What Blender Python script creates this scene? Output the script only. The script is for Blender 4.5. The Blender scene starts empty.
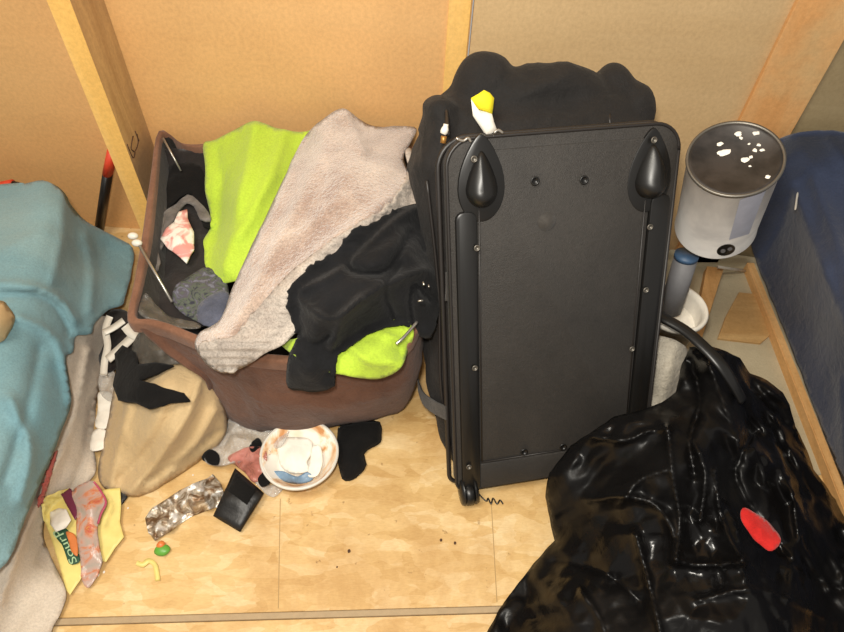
import bpy, bmesh, math, random
import numpy as np
from mathutils import Vector, noise
from mathutils.geometry import delaunay_2d_cdt
C = bpy.context.scene.collection
PI = math.pi
# ---------------------------------------------------------------- camera model
f = 630.0
th = math.radians(50.2)
rho = math.atan(31 / 523)
F = np.array([0, math.cos(th), -math.sin(th)])
R0 = np.array([1, 0, 0.]); U0 = np.array([0, math.sin(th), math.cos(th)])
R = math.cos(rho) * R0 + math.sin(rho) * U0
U = -math.sin(rho) * R0 + math.cos(rho) * U0
H = 1.2
CAM = np.array([0, 0, H])
WY = 1.25
def ray(x, y): return F * f + R * (x - 422) - U * (y - 316)
def atz(x, y, z=0.0):
    d = ray(x, y); return CAM + d * (z - H) / d[2]
def aty(x, y, Y):
    d = ray(x, y); return CAM + d * Y / d[1]
def V3(a): return Vector((float(a[0]), float(a[1]), float(a[2])))

# ---------------------------------------------------------------- materials
def newmat(name):
    m = bpy.data.materials.new(name); m.use_nodes = True
    nt = m.node_tree; b = nt.nodes['Principled BSDF']
    return m, nt, b
def rgb(h):
    v = [int(h[i:i + 2], 16) / 255 for i in (0, 2, 4)]
    return tuple((c / 12.92 if c <= .04045 else ((c + .055) / 1.055) ** 2.4) for c in v) + (1,)
def coords(nt, kind='Object', scale=(1, 1, 1), rot=(0, 0, 0)):
    tc = nt.nodes.new('ShaderNodeTexCoord'); mp = nt.nodes.new('ShaderNodeMapping')
    mp.inputs['Scale'].default_value = scale; mp.inputs['Rotation'].default_value = rot
    nt.links.new(tc.outputs[kind], mp.inputs['Vector']); return mp.outputs['Vector']
def ntex(nt, vec, scale, detail=4, rough=.6, dist=0.0):
    n = nt.nodes.new('ShaderNodeTexNoise'); n.inputs['Scale'].default_value = scale
    n.inputs['Detail'].default_value = detail; n.inputs['Roughness'].default_value = rough
    n.inputs['Distortion'].default_value = dist
    nt.links.new(vec, n.inputs['Vector']); return n.outputs['Fac']
def ramp(nt, fac, stops):
    r = nt.nodes.new('ShaderNodeValToRGB'); e = r.color_ramp.elements
    e[0].position, e[0].color = stops[0]; e[1].position, e[1].color = stops[-1]
    for p, c in stops[1:-1]:
        x = e.new(p); x.color = c
    nt.links.new(fac, r.inputs['Fac']); return r.outputs['Color']
def bump(nt, b, h, strength, dist=.01, prev=None):
    n = nt.nodes.new('ShaderNodeBump'); n.inputs['Strength'].default_value = strength
    n.inputs['Distance'].default_value = dist
    nt.links.new(h, n.inputs['Height'])
    if prev: nt.links.new(prev, n.inputs['Normal'])
    nt.links.new(n.outputs['Normal'], b.inputs['Normal']); return n.outputs['Normal']
def mixc(nt, fac, a, b, mode='MIX'):
    n = nt.nodes.new('ShaderNodeMix'); n.data_type = 'RGBA'; n.blend_type = mode
    if isinstance(fac, float): n.inputs[0].default_value = fac
    else: nt.links.new(fac, n.inputs[0])
    for i, v in ((6, a), (7, b)):
        if isinstance(v, tuple): n.inputs[i].default_value = v
        else: nt.links.new(v, n.inputs[i])
    return n.outputs[2]
def fabric(name, c1, c2, scale=8, weave=350, rough=.92, bs=.25, mid=.5, fine=.4, sheen=.15, lump=.35, spec=.2, grain=.4):
    m, nt, b = newmat(name)
    v = coords(nt)
    n = ntex(nt, v, scale, 5, .62, .3)
    col = ramp(nt, n, [(mid - .18, rgb(c1)), (mid + .18, rgb(c2))])
    g = ramp(nt, ntex(nt, v, 260, 3, .8), [(.36, (.66, .66, .66, 1)), (.6, (1.12, 1.12, 1.12, 1))])
    col = mixc(nt, grain, col, g, 'MULTIPLY')
    nt.links.new(col, b.inputs['Base Color']); b.inputs['Specular IOR Level'].default_value = spec
    b.inputs['Roughness'].default_value = rough
    b.inputs['Sheen Weight'].default_value = sheen; b.inputs['Sheen Roughness'].default_value = .5
    p = bump(nt, b, ntex(nt, v, 38, 5, .6, .5), lump, .006)
    bump(nt, b, ntex(nt, v, weave, 3, .7), fine, .002 * bs / .25, p)
    return m
def plain(name, c, rough=.5, metal=0.0, bs=0.0, scale=60, spec=.5, coat=0.0):
    m, nt, b = newmat(name)
    v = coords(nt)
    n = ntex(nt, v, scale, 4, .6)
    col = ramp(nt, n, [(.3, tuple(x * .88 for x in rgb(c)[:3]) + (1,)), (.7, rgb(c))])
    nt.links.new(col, b.inputs['Base Color'])
    b.inputs['Roughness'].default_value = rough; b.inputs['Metallic'].default_value = metal
    b.inputs['Specular IOR Level'].default_value = spec; b.inputs['Coat Weight'].default_value = coat
    if bs: bump(nt, b, n, bs, .004)
    return m
def clearplastic(name, c, alpha=.4, rough=.15):
    m, nt, b = newmat(name)
    v = coords(nt)
    n = ntex(nt, v, 45, 6, .65, 1.0)
    nt.links.new(ramp(nt, n, [(.4, tuple(x * .75 for x in rgb(c)[:3]) + (1,)), (.65, rgb(c))]), b.inputs['Base Color'])
    b.inputs['Roughness'].default_value = rough; b.inputs['Alpha'].default_value = alpha
    b.inputs['Specular IOR Level'].default_value = .8
    bump(nt, b, n, .7, .01)
    return m
def osb(name):
    m, nt, b = newmat(name)
    v = coords(nt)
    # big chips: voronoi cells stretched in two directions, distorted
    def chips(scale, rot, sc):
        vv = coords(nt, 'Object', sc, (0, 0, rot))
        nn = nt.nodes.new('ShaderNodeTexNoise'); nn.inputs['Scale'].default_value = 5; nn.inputs['Detail'].default_value = 4
        nt.links.new(vv, nn.inputs['Vector'])
        ad = nt.nodes.new('ShaderNodeMix'); ad.data_type = 'VECTOR'; ad.inputs[0].default_value = .16
        nt.links.new(vv, ad.inputs[4]); nt.links.new(nn.outputs['Color'], ad.inputs[5])
        vo = nt.nodes.new('ShaderNodeTexVoronoi'); vo.inputs['Scale'].default_value = scale
        nt.links.new(ad.outputs[1], vo.inputs['Vector'])
        s = nt.nodes.new('ShaderNodeSeparateColor'); nt.links.new(vo.outputs['Color'], s.inputs[0])
        return s.outputs[0]
    a = chips(17, .5, (1, 2.2, 1)); c = chips(24, -.8, (1, 2.6, 1))
    f1 = nt.nodes.new('ShaderNodeMath'); f1.operation = 'ADD'; nt.links.new(a, f1.inputs[0]); nt.links.new(c, f1.inputs[1])
    f2 = nt.nodes.new('ShaderNodeMath'); f2.operation = 'MULTIPLY_ADD'; f2.inputs[1].default_value = .27; nt.links.new(f1.outputs[0], f2.inputs[0])
    nz = ntex(nt, v, 9, 6, .7, .6); 
    mm = nt.nodes.new('ShaderNodeMath'); mm.operation = 'MULTIPLY'; mm.inputs[1].default_value = .55; nt.links.new(nz, mm.inputs[0]); nt.links.new(mm.outputs[0], f2.inputs[2])
    col = ramp(nt, f2.outputs[0], [(.22, rgb('c19a5e')), (.42, rgb('cfab70')), (.58, rgb('d6b47c')), (.8, rgb('e0c595'))])
    grime = ramp(nt, ntex(nt, v, 3.2, 7, .72, .4), [(.36, (.70, .58, .44, 1)), (.56, (1, 1, 1, 1))])
    col = mixc(nt, .75, col, grime, 'MULTIPLY')
    sp = ramp(nt, ntex(nt, v, 42, 3, .6), [(.27, (.42, .34, .25, 1)), (.33, (1, 1, 1, 1))])
    col = mixc(nt, .8, col, sp, 'MULTIPLY')
    fine = ramp(nt, ntex(nt, coords(nt, 'Object', (1, 4, 1), (0, 0, .4)), 90, 3, .7), [(.35, (.86, .84, .8, 1)), (.6, (1, 1, 1, 1))])
    col = mixc(nt, .7, col, fine, 'MULTIPLY')
    nt.links.new(col, b.inputs['Base Color']); b.inputs['Roughness'].default_value = .6
    bump(nt, b, nz, .15, .004)
    return m
def wood(name, c1, c2, c3, axis=2, scale=12, rough=.7, stain=None):
    m, nt, b = newmat(name)
    sc = [7, 7, 7]; sc[axis] = .8
    v = coords(nt, 'Object', tuple(sc))
    n = ntex(nt, v, scale * .3, 6, .65, 1.2)
    col = ramp(nt, n, [(.3, rgb(c1)), (.5, rgb(c2)), (.7, rgb(c3))])
    if stain:
        s = ntex(nt, coords(nt), 4, 4, .6)
        col = mixc(nt, ramp(nt, s, [(.45, (0, 0, 0, 1)), (.62, (1, 1, 1, 1))]), col, rgb(stain))
    g = ramp(nt, ntex(nt, coords(nt), 120, 4, .75), [(.35, (.88, .87, .85, 1)), (.62, (1.04, 1.04, 1.04, 1))])
    col = mixc(nt, .9, col, g, 'MULTIPLY')
    g = ramp(nt, ntex(nt, coords(nt), 2.2, 5, .6), [(.38, (.90, .89, .88, 1)), (.6, (1.03, 1.03, 1.03, 1))])
    col = mixc(nt, .9, col, g, 'MULTIPLY')
    nt.links.new(col, b.inputs['Base Color']); b.inputs['Roughness'].default_value = rough
    bump(nt, b, n, .15, .003)
    return m
def garbage(name):
    m, nt, b = newmat(name)
    v = coords(nt)
    b.inputs['Base Color'].default_value = rgb('0e0d0d')
    b.inputs['IOR'].default_value = 1.31
    n = ntex(nt, v, 24, 4, .55, .4)
    vo = nt.nodes.new('ShaderNodeTexVoronoi'); vo.feature = 'SMOOTH_F1'; vo.inputs['Scale'].default_value = 22
    mp = nt.nodes.new('ShaderNodeMix'); mp.data_type = 'VECTOR'; mp.inputs[0].default_value = .12
    nn = nt.nodes.new('ShaderNodeTexNoise'); nn.inputs['Scale'].default_value = 9
    nt.links.new(v, nn.inputs['Vector']); nt.links.new(v, mp.inputs[4]); nt.links.new(nn.outputs['Color'], mp.inputs[5]); nt.links.new(mp.outputs[1], vo.inputs['Vector'])
    p = bump(nt, b, vo.outputs['Distance'], .22, .010)
    bump(nt, b, n, .35, .006, p)
    n3 = ntex(nt, v, 7, 3, .5)
    nt.links.new(ramp(nt, n3, [(.4, (.22, .22, .22, 1)), (.6, (.5, .5, .5, 1))]), b.inputs['Roughness'])
    return m

M = {}
M['osb'] = osb('floor_board')
M['panel'] = wood('wall_panel_tan', 'd3a166', 'd6a66c', 'd9ab72', 0, 1.2)
M['panel_mid'] = wood('wall_panel_brown', 'c3a274', 'c7a87b', 'ccae82', 0, 1.5)
M['panel_grey'] = wood('wall_panel_grey', '958361', '9c8a68', 'a39270', 0, 3)
M['stud'] = wood('stud_wood', 'e3b05c', 'e8b866', 'ecc076', 2, 3)
M['stud_shaded'] = wood('stud_wood_shaded', 'b08a5c', 'be9a6c', 'd0ab78', 2, 10, stain='a98a66')  # stud's right face: shade of grazing light put into a darker wood colour
M['stud_red'] = wood('stud_wood_red', 'd0965a', 'd8a064', 'dcac74', 2, 6, stain='ccaa78')
M['ply'] = wood('ply_scrap', 'a9834f', 'b8935f', 'c6a470', 0, 8)
M['plank'] = wood('plank_wood', 'b98a52', 'cfa066', 'd9ae78', 1, 12)
M['concrete'] = fabric('grey_floor', 'a3977c', 'b5a98d', 6, 200, .8, .2, grain=.2)
M['navy'] = fabric('navy_cloth', '1a1f2e', '252b3e', 3, 500, .9, sheen=.05)
M['navy2'] = fabric('navy_cloth_top', '272d3f', '3a4258', 2.5, 500, .9, lump=.6, sheen=.2)
M['teal'] = fabric('teal_cloth', '5c8896', '829c9e', 2.0, 500, .9, lump=.35)
M['sheet'] = fabric('sheet_cloth', 'bdb0a0', 'd4c8b8', 5, 500, .9)
M['white_cl'] = fabric('white_cloth', 'c4bbae', 'ddd5ca', 20, 300)
M['brown'] = fabric('brown_cloth', '523629', '684838', 12, 600, .8, lump=.9)
M['rim'] = fabric('rim_cloth', '694836', '805c48', 20, 600, .85)
M['lining'] = fabric('lining_cloth', '17130f', '2b2622', 10, 400, .6)
M['lime'] = fabric('lime_cloth', 'a6c136', 'b4cf45', 3, 700, .8, lump=.45)
M['fleece'] = fabric('fleece_cloth', '94796a', 'c8b3a2', 9, 150, 1, .9, .5, 1.0, .8, .2, grain=.9)
M['hood'] = fabric('hoodie_cloth', '0f0f10', '1b1b1d', 10, 400, .95, lump=.8, sheen=.05)
M['black_cl'] = fabric('black_cloth', '0b0a0a', '161413', 10, 400, .95, lump=.6, sheen=.03)
M['grey_cl'] = fabric('grey_cloth', '4b4643', '79736f', 25, 300)
M['dgrey_cl'] = fabric('dark_grey_cloth', '1c1918', '2d2827', 15, 300)
M['tan'] = fabric('tan_cloth', 'b2976d', 'cbb187', 3, 700, .65, lump=.6, grain=.2)
M['nylon'] = fabric('black_nylon', '211e1b', '2f2b27', 5, 600, .6, sheen=.05, lump=.2, fine=.6, spec=.5, grain=.8)
M['nylon_soft'] = fabric('black_soft_nylon', '110f0e', '1e1a18', 6, 600, .75, sheen=.04, lump=.7, fine=.6, spec=.35, grain=.8)
M['piping'] = plain('black_piping', '231f1d', .45)
M['bplastic'] = plain('black_plastic', '161514', .36)
M['gstrap'] = fabric('grey_webbing', '35322f', '45413d', 30, 500, .7)
M['screw'] = plain('screw_metal', '77726a', .45, .8)
M['bag'] = garbage('bin_bag_film')
M['grey_blue'] = fabric('grey_blue_cloth', '3f4350', '5c6070', 20, 300, lump=.8)
M['red'] = fabric('red_cloth', 'a01512', 'c22420', 20, 300, .8)
M['wplastic'] = plain('white_plastic', 'd6d0c4', .4, bs=.1)
M['wpaper'] = plain('white_paper', 'e8e2d6', .8, bs=.3)
M['crumple'] = fabric('white_plastic_bag', 'a79f90', 'c8c0b0', 14, 90, .5, 1, .5, .5)
M['steel'] = plain('steel', 'b4afa6', .3, .8)
M['yellow'] = plain('yellow_foam', 'e0cf1e', .8, bs=.3)
M['foil'] = None
M['orange'] = plain('orange_red', 'd8452a', .5)
M['grout'] = plain('grey_joint', 'ab9474', .9, bs=.5)
M['crack'] = plain('dark_joint', 'a88a5c', .9)
M['hemcl'] = fabric('fleece_back', '9a8f86', 'bdb2a6', 16, 200, 1, .5, lump=.7, sheen=.1, grain=.9)
M['faded_red'] = fabric('faded_red_cloth', '9c4a40', 'b4645a', 20, 300)
M['skin'] = plain('cream_cloth', 'd6bd90', .8)
M['tube'] = plain('grey_blue_tube', '6c6b6d', .6, bs=.2)
M['blue'] = plain('blue_plastic', '3b5674', .5)
M['bluefilm'] = plain('blue_film', '6f8aa3', .4, bs=.4)
M['clear'] = clearplastic('clear_film', 'e8e4de', .34, .1)
M['clear2'] = clearplastic('smoky_film', '6a655e', .6)
M['pinkfilm'] = clearplastic('pink_film', 'dc8a7c', .6, .12)
M['green'] = plain('green_candy', '5fa03a', .4)
M['pyellow'] = plain('pale_yellow_paper', 'e2cf7c', .5, bs=.2)
M['maroon'] = plain('maroon_paper', '6b2440', .5)
M['dgreen'] = plain('dark_green_ink', '1f4a34', .6)
M['lgreen'] = plain('pale_green_ink', 'a8c79a', .6)
M['ink'] = plain('black_ink', '4a2f1c', .8)
M['leather'] = plain('black_leather', '171514', .45, bs=.4)
def special():
    m, nt, b = newmat('foil_wrap'); v = coords(nt); n = ntex(nt, v, 28, 6, .65, 1.0)
    nt.links.new(ramp(nt, n, [(.38, rgb('7a5c40')), (.48, rgb('b4a692')), (.56, rgb('f6f3ee'))]), b.inputs['Base Color'])
    b.inputs['Metallic'].default_value = .55; b.inputs['Roughness'].default_value = .28; bump(nt, b, n, .8, .01); M['foil'] = m
    m, nt, b = newmat('floral_cloth'); v = coords(nt); n = ntex(nt, v, 45, 3, .6, 1.5)
    nt.links.new(ramp(nt, n, [(.36, rgb('2c2c38')), (.46, rgb('525a4c')), (.55, rgb('4a4650')), (.66, rgb('6c6e7c'))]), b.inputs['Base Color']); b.inputs['Roughness'].default_value = .9; M['floral'] = m
    m, nt, b = newmat('pink_white_cloth'); v = coords(nt); n = ntex(nt, v, 22, 3, .6, .6)
    nt.links.new(ramp(nt, n, [(.46, rgb('e2dad0')), (.56, rgb('cf8e86'))]), b.inputs['Base Color']); b.inputs['Roughness'].default_value = .9; M['pinkwhite'] = m
    m, nt, b = newmat('bowl_foam'); v = coords(nt); n = ntex(nt, v, 14, 4, .6, .8)
    nt.links.new(ramp(nt, n, [(.45, rgb('f1ebe0')), (.54, rgb('e8c9a4')), (.62, rgb('c98d58'))]), b.inputs['Base Color']); b.inputs['Roughness'].default_value = .5; M['bowl_in'] = m
    m, nt, b = newmat('can_label'); v = coords(nt); n = ntex(nt, v, 7, 5, .6, .4)
    nt.links.new(ramp(nt, n, [(.35, rgb('a9a7a6')), (.6, rgb('cfccc8'))]), b.inputs['Base Color']); b.inputs['Roughness'].default_value = .55; M['label'] = m
    m, nt, b = newmat('lid_dark'); v = coords(nt); n = ntex(nt, v, 16, 5, .6, .3)
    nt.links.new(ramp(nt, n, [(.4, rgb('262321')), (.6, rgb('3e3936'))]), b.inputs['Base Color']); b.inputs['Roughness'].default_value = .4; b.inputs['Metallic'].default_value = .3; M['lid'] = m
    m, nt, b = newmat('candy_bag_print'); v = coords(nt); n = ntex(nt, v, 32, 4, .6, 1.0)
    nt.links.new(ramp(nt, n, [(.36, rgb('b5a89c')), (.48, rgb('c4a69a')), (.56, rgb('d08a66')), (.64, rgb('c46050')), (.72, rgb('d8b050'))]), b.inputs['Base Color']); b.inputs['Roughness'].default_value = .25; b.inputs['Alpha'].default_value = .75; bump(nt, b, n, .5, .008); M['candyprint'] = m
special()

# ---------------------------------------------------------------- object helpers
def link(name, me, mat, parent=None, smooth=True):
    o = bpy.data.objects.new(name, me); C.objects.link(o)
    if mat is not None:
        me.materials.clear(); me.materials.append(mat)
    if smooth:
        for p in me.polygons: p.use_smooth = True
    if parent: 
        o.parent = parent; o.matrix_parent_inverse = parent.matrix_world.inverted() if False else o.matrix_parent_inverse
    return o
def tag(o, label=None, cat=None, group=None, kind=None):
    if label: o['label'] = label
    if cat: o['category'] = cat
    if group: o['group'] = group
    if kind: o['kind'] = kind
    return o
def empty(name, label, cat, group=None):
    o = bpy.data.objects.new(name, None); C.objects.link(o); o.empty_display_size = .05
    return tag(o, label, cat, group)
def obj(name, bm, mat, parent=None, smooth=True):
    me = bpy.data.meshes.new(name); bmesh.ops.recalc_face_normals(bm, faces=bm.faces); bm.to_mesh(me); bm.free()
    return link(name, me, mat, parent, smooth)
def base(o, p):
    """move an empty (thing root) to p while its children keep their world places"""
    o.location = p
    for c in o.children: c.location = c.location - Vector(p)
def mesh_pf(name, vs, fs, mat, parent=None, smooth=True):
    me = bpy.data.meshes.new(name); me.from_pydata([tuple(map(float, v)) for v in vs], [], fs); me.update()
    return link(name, me, mat, parent, smooth)
def box(bm, x0, x1, y0, y1, z0, z1):
    vs = [bm.verts.new((x, y, z)) for x in (x0, x1) for y in (y0, y1) for z in (z0, z1)]
    for q in ((0, 1, 3, 2), (4, 6, 7, 5), (0, 4, 5, 1), (2, 3, 7, 6), (0, 2, 6, 4), (1, 5, 7, 3)):
        bm.faces.new([vs[i] for i in q])
def boxo(name, dims, mat, parent=None, bev=.003):
    bm = bmesh.new(); box(bm, *dims)
    bmesh.ops.bevel(bm, geom=list(bm.edges), offset=bev, segments=2, affect='EDGES', profile=.5)
    return obj(name, bm, mat, parent, False)
def catmull(pts, n=6, closed=False):
    P = [np.array(p, float) for p in pts]; out = []; N = len(P)
    rng = range(N) if closed else range(N - 1)
    for i in rng:
        if closed: a, b, c, d = P[(i - 1) % N], P[i], P[(i + 1) % N], P[(i + 2) % N]
        else: a, b, c, d = P[max(i - 1, 0)], P[i], P[i + 1], P[min(i + 2, N - 1)]
        for k in range(n):
            t = k / n
            out.append(.5 * ((2 * b) + (-a + c) * t + (2 * a - 5 * b + 4 * c - d) * t * t + (-a + 3 * b - 3 * c + d) * t ** 3))
    if not closed: out.append(P[-1])
    return out
def tube(name, pts, r, mat, parent=None, seg=10, n=6, flat=1.0):
    P = catmull(pts, n) if len(pts) > 2 else [np.array(p, float) for p in pts]
    vs, fs = [], []
    ref = np.array([0, 0, 1.])
    for i, p in enumerate(P):
        d = P[min(i + 1, len(P) - 1)] - P[max(i - 1, 0)]; d /= np.linalg.norm(d)
        a = np.cross(d, ref)
        if np.linalg.norm(a) < 1e-3: a = np.cross(d, [1, 0, 0])
        a /= np.linalg.norm(a); b = np.cross(a, d)
        rr = r[i * (len(r) - 1) // (len(P) - 1)] if isinstance(r, (list, tuple)) else r
        for k in range(seg):
            t = 2 * PI * k / seg
            vs.append(p + a * rr * math.cos(t) + b * rr * flat * math.sin(t))
    for i in range(len(P) - 1):
        for k in range(seg):
            fs.append((i * seg + k, i * seg + (k + 1) % seg, (i + 1) * seg + (k + 1) % seg, (i + 1) * seg + k))
    fs.append(tuple(range(seg))[::-1]); fs.append(tuple((len(P) - 1) * seg + k for k in range(seg)))
    return mesh_pf(name, vs, fs, mat, parent)
def lathe(name, prof, mat, parent=None, org=(0, 0, 0), ax=(0, 0, 1), seg=48, cap=False):
    ax = np.array(ax, float); ax /= np.linalg.norm(ax)
    a = np.cross(ax, [0, 1, 0]); a /= np.linalg.norm(a); b = np.cross(ax, a); org = np.array(org, float)
    vs, fs = [], []
    for r, h in prof:
        for k in range(seg):
            t = 2 * PI * k / seg; vs.append(org + ax * h + (a * math.cos(t) + b * math.sin(t)) * r)
    for i in range(len(prof) - 1):
        for k in range(seg):
            fs.append((i * seg + k, i * seg + (k + 1) % seg, (i + 1) * seg + (k + 1) % seg, (i + 1) * seg + k))
    return mesh_pf(name, vs, fs, mat, parent)

# ---------------------------------------------------------------- cloth builder
LAYERS = {}
def pz(p):
    """control point: (px, py, z) or ('y', px, py, Y) -> (px, py, z)"""
    if p[0] == 'y':
        return (p[1], p[2], float(aty(p[1], p[2], p[3])[2]))
    return p
def inside(poly, x, y):
    c = False; n = len(poly); j = n - 1
    for i in range(n):
        if (poly[i][1] > y) != (poly[j][1] > y) and x < (poly[j][0] - poly[i][0]) * (y - poly[i][1]) / (poly[j][1] - poly[i][1]) + poly[i][0]: c = not c
        j = i
    return c
def inside_arr(poly, P):
    c = np.zeros(len(P), bool); x, y = P[:, 0], P[:, 1]; n = len(poly); j = n - 1
    for i in range(n):
        yi, yj = poly[i][1], poly[j][1]
        if yi != yj:
            m_ = ((yi > y) != (yj > y)) & (x < (poly[j][0] - poly[i][0]) * (y - yi) / (yj - yi) + poly[i][0]); c ^= m_
        j = i
    return c
class Layer:
    def __init__(self, P2, out, poly, res):
        self.poly = poly; self.res = res; self.g = {}
        for (x, y), z in zip(P2, out):
            k = (int(x // res), int(y // res)); self.g[k] = max(self.g.get(k, -1), z)
    def arr(self, P):
        P = np.asarray(P, float); r = np.full(len(P), -1.0); ins = inside_arr(self.poly, P); res = self.res; g = self.g
        for i in np.nonzero(ins)[0]:
            a_, b_ = int(P[i, 0] // res), int(P[i, 1] // res)
            s = [g[(a, b)] for a in (a_ - 1, a_, a_ + 1) for b in (b_ - 1, b_, b_ + 1) if (a, b) in g]
            if s: r[i] = sum(s) / len(s)
        return r
    def __call__(self, x, y):
        v = self.arr([(x, y)])[0]; return None if v < -.5 else v
def tri_noise(x, y, seed):
    """piecewise flat plates with sharp creases (a simplex lattice with random heights)"""
    F2 = .366025; G2 = .211325
    s_ = (x + y) * F2; i = math.floor(x + s_); j = math.floor(y + s_); t = (i + j) * G2
    X, Y = x - (i - t), y - (j - t)
    def h(a, b):
        return noise.cell(Vector((a * 1.0 + .5, b * 1.0 + .5, seed + .5)))
    # skewed local coordinates
    k = (X + Y) * F2; u, v = X + k, Y + k
    if u >= v: return h(i, j) * (1 - u) + h(i + 1, j) * (u - v) + h(i + 1, j + 1) * v
    return h(i, j) * (1 - v) + h(i, j + 1) * (v - u) + h(i + 1, j + 1) * u
def tps(ctrl, smooth=0.0):
    P = np.array([c[:2] for c in ctrl], float) / 100; z = np.array([c[2] for c in ctrl], float); n = len(P)
    def k(d2): return np.where(d2 > 1e-12, .5 * d2 * np.log(d2 + 1e-12), 0)
    D = ((P[:, None] - P[None]) ** 2).sum(-1)
    A = np.zeros((n + 3, n + 3)); A[:n, :n] = k(D) + np.eye(n) * smooth; A[:n, n] = 1; A[:n, n + 1:] = P; A[n, :n] = 1; A[n + 1:, :n] = P.T
    w = np.linalg.solve(A, np.concatenate([z, [0, 0, 0]]))
    def ev(X):
        X = np.asarray(X, float) / 100; d = ((X[:, None] - P[None]) ** 2).sum(-1)
        return k(d) @ w[:n] + w[n] + X @ w[n + 1:]
    return ev
def wrink(x, y, z, amp, freq, seed, kind, ang=0.0):
    if amp == 0: return 0.0
    ca, sa = math.cos(ang), math.sin(ang)
    u, v = (x * ca + y * sa), (-x * sa + y * ca)
    if kind == 'soft':      # long soft folds running along u
        q = Vector((u * freq * .35, v * freq, z * freq * .5 + seed * 7.3))
        wv = noise.noise_vector(q * .6) * .7
        a = noise.noise(q + wv); b = noise.noise(q * 2.3 + wv * 1.5)
        return amp * ((1 - abs(a) * 2.2) * .7 + (1 - abs(b) * 2) * .3 - .4)
    if kind == 'lump':
        q = Vector((u * freq, v * freq, z * freq * .5 + seed * 7.3))
        return amp * (noise.noise(q) + .5 * noise.noise(q * 2.1) + .25 * noise.noise(q * 4.7))
    if kind == 'facet':
        wv = noise.noise_vector(Vector((u * freq * .5, v * freq * .5, seed * 7.3))) * .55
        s = 0; a = 1.0; fq = freq; r_ = .3
        for o_ in range(3):
            uu, v2 = u * math.cos(r_) - v * math.sin(r_), u * math.sin(r_) + v * math.cos(r_)
            s += a * tri_noise(uu * fq * .75 + wv[0] * (o_ + 1) * .7, v2 * fq + wv[1] * (o_ + 1) * .7, seed + o_ * 5); a *= .5; fq *= 1.95; r_ += 1.1
        return amp * s
    q = Vector((u * freq * .7, v * freq, z * freq * .3 + seed * 7.3))  # crumple: flat plates between sharp creases
    wv = noise.noise_vector(q * .8) * .5
    s = 0; a = 1.0; qq = q + wv
    for o_ in range(3):
        d, _ = noise.voronoi(qq)
        s += a * (d[1] - d[0] - .25 + .8 * (d[0] - .4)) ; a *= .45; qq = qq * 2.1 + Vector((3.1, 1.7, .3))
    return amp * s
def cloth(name, outline, inner, mat, label=None, cat=None, parent=None, group=None, amp=.006, freq=9, seed=1, kind='soft', ang=0.0,
          folds=(), over=(), gap=.004, thick=.004, res=4.0, smooth_out=4, edge=0.0, fp=1.5, tsm=0.0, hole=None):
    o3 = [pz(p) for p in outline]; i3 = [pz(p) for p in inner]
    ev = tps(o3 + i3, tsm)
    if smooth_out: ol = [tuple(p) for p in catmull([(p[0], p[1]) for p in o3], smooth_out, True)]
    else: ol = [(p[0], p[1]) for p in o3]
    # dense boundary
    den = []
    for i in range(len(ol)):
        a, b = np.array(ol[i]), np.array(ol[(i + 1) % len(ol)]); n = max(1, int(round(np.linalg.norm(b - a) / res)))
        for k in range(n): den.append(a + (b - a) * k / n)
    # slightly irregular cloth edge
    pts = []
    for i, p in enumerate(den):
        j = noise.noise_vector(Vector((p[0] * .09, p[1] * .09, seed * 3.7))) * (.8 if smooth_out else .2)
        pts.append((p[0] + j[0], p[1] + j[1]))
    nb = len(pts)
    arr = np.array(pts); x0, y0 = arr.min(0); x1, y1 = arr.max(0)
    gp_ = []; y = y0 + res * .5; row = 0
    while y < y1:
        gp_ += [(x, y) for x in np.arange(x0 + (res * .5 if row % 2 else 0), x1, res)]
        y += res * .87; row += 1
    gp_ = np.array(gp_); gp_ = gp_[inside_arr(pts, gp_)]
    if len(gp_):
        dd = np.sqrt(((gp_[:, None] - arr[None]) ** 2).sum(-1).min(1)); gp_ = gp_[dd > res * .6]
        pts += [tuple(p) for p in gp_]
    vv, _, ff, *_ = delaunay_2d_cdt([Vector(p) for p in pts], [(i, (i + 1) % nb) for i in range(nb)], [list(range(nb))], 1, 1e-4)
    P2 = np.array([(v.x, v.y) for v in vv])
    Z = ev(P2)
    barr = arr[:nb]
    bdist = np.sqrt(((P2[:, None] - barr[None]) ** 2).sum(-1).min(1))
    for i, (x, y) in enumerate(P2):
        w = atz(x, y, Z[i])
        Z[i] += wrink(w[0], w[1], w[2], amp, freq, seed, kind, ang)
    if edge: Z -= edge * np.maximum(0, 1 - bdist / (res * 2.2)) ** 1.5
    for pl, wd, h in folds:
        pl = [np.array(q, float) for q in catmull(pl, 5)]; dm = np.full(len(P2), 1e9)
        for a, b in zip(pl[:-1], pl[1:]):
            ab = b - a; t = np.clip(((P2 - a) @ ab) / (ab @ ab + 1e-9), 0, 1)
            dm = np.minimum(dm, np.linalg.norm(P2 - (a + t[:, None] * ab), axis=1))
        Z += h * np.exp(-np.abs(dm / wd) ** fp)
    for L in over:
        zl = LAYERS[L].arr(P2)
        Z = np.where(zl > -.5, np.maximum(Z, zl + gap), Z)
    zw = np.array([float(aty(x, y, WY - .012)[2]) if y < 500 else -1.0 for x, y in P2])
    out = np.maximum(np.maximum(Z, zw), .003)
    vs = [atz(x, y, z) for (x, y), z in zip(P2, out)]
    faces = []
    for q in ff:
        a, b, c = [np.array(vs[i]) for i in q[:3]]
        n = np.cross(b - a, c - a)
        faces.append(tuple(q) if n @ (CAM - a) > 0 else tuple(q)[::-1])
    o = mesh_pf(name, vs, faces, mat, parent)
    if thick:
        md = o.modifiers.new('thickness', 'SOLIDIFY'); md.thickness = thick; md.offset = -1
    LAYERS[o.name] = Layer(P2, out, barr, res)
    if label: tag(o, label, cat, group)
    return o
def lay(o): return o.name
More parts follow.
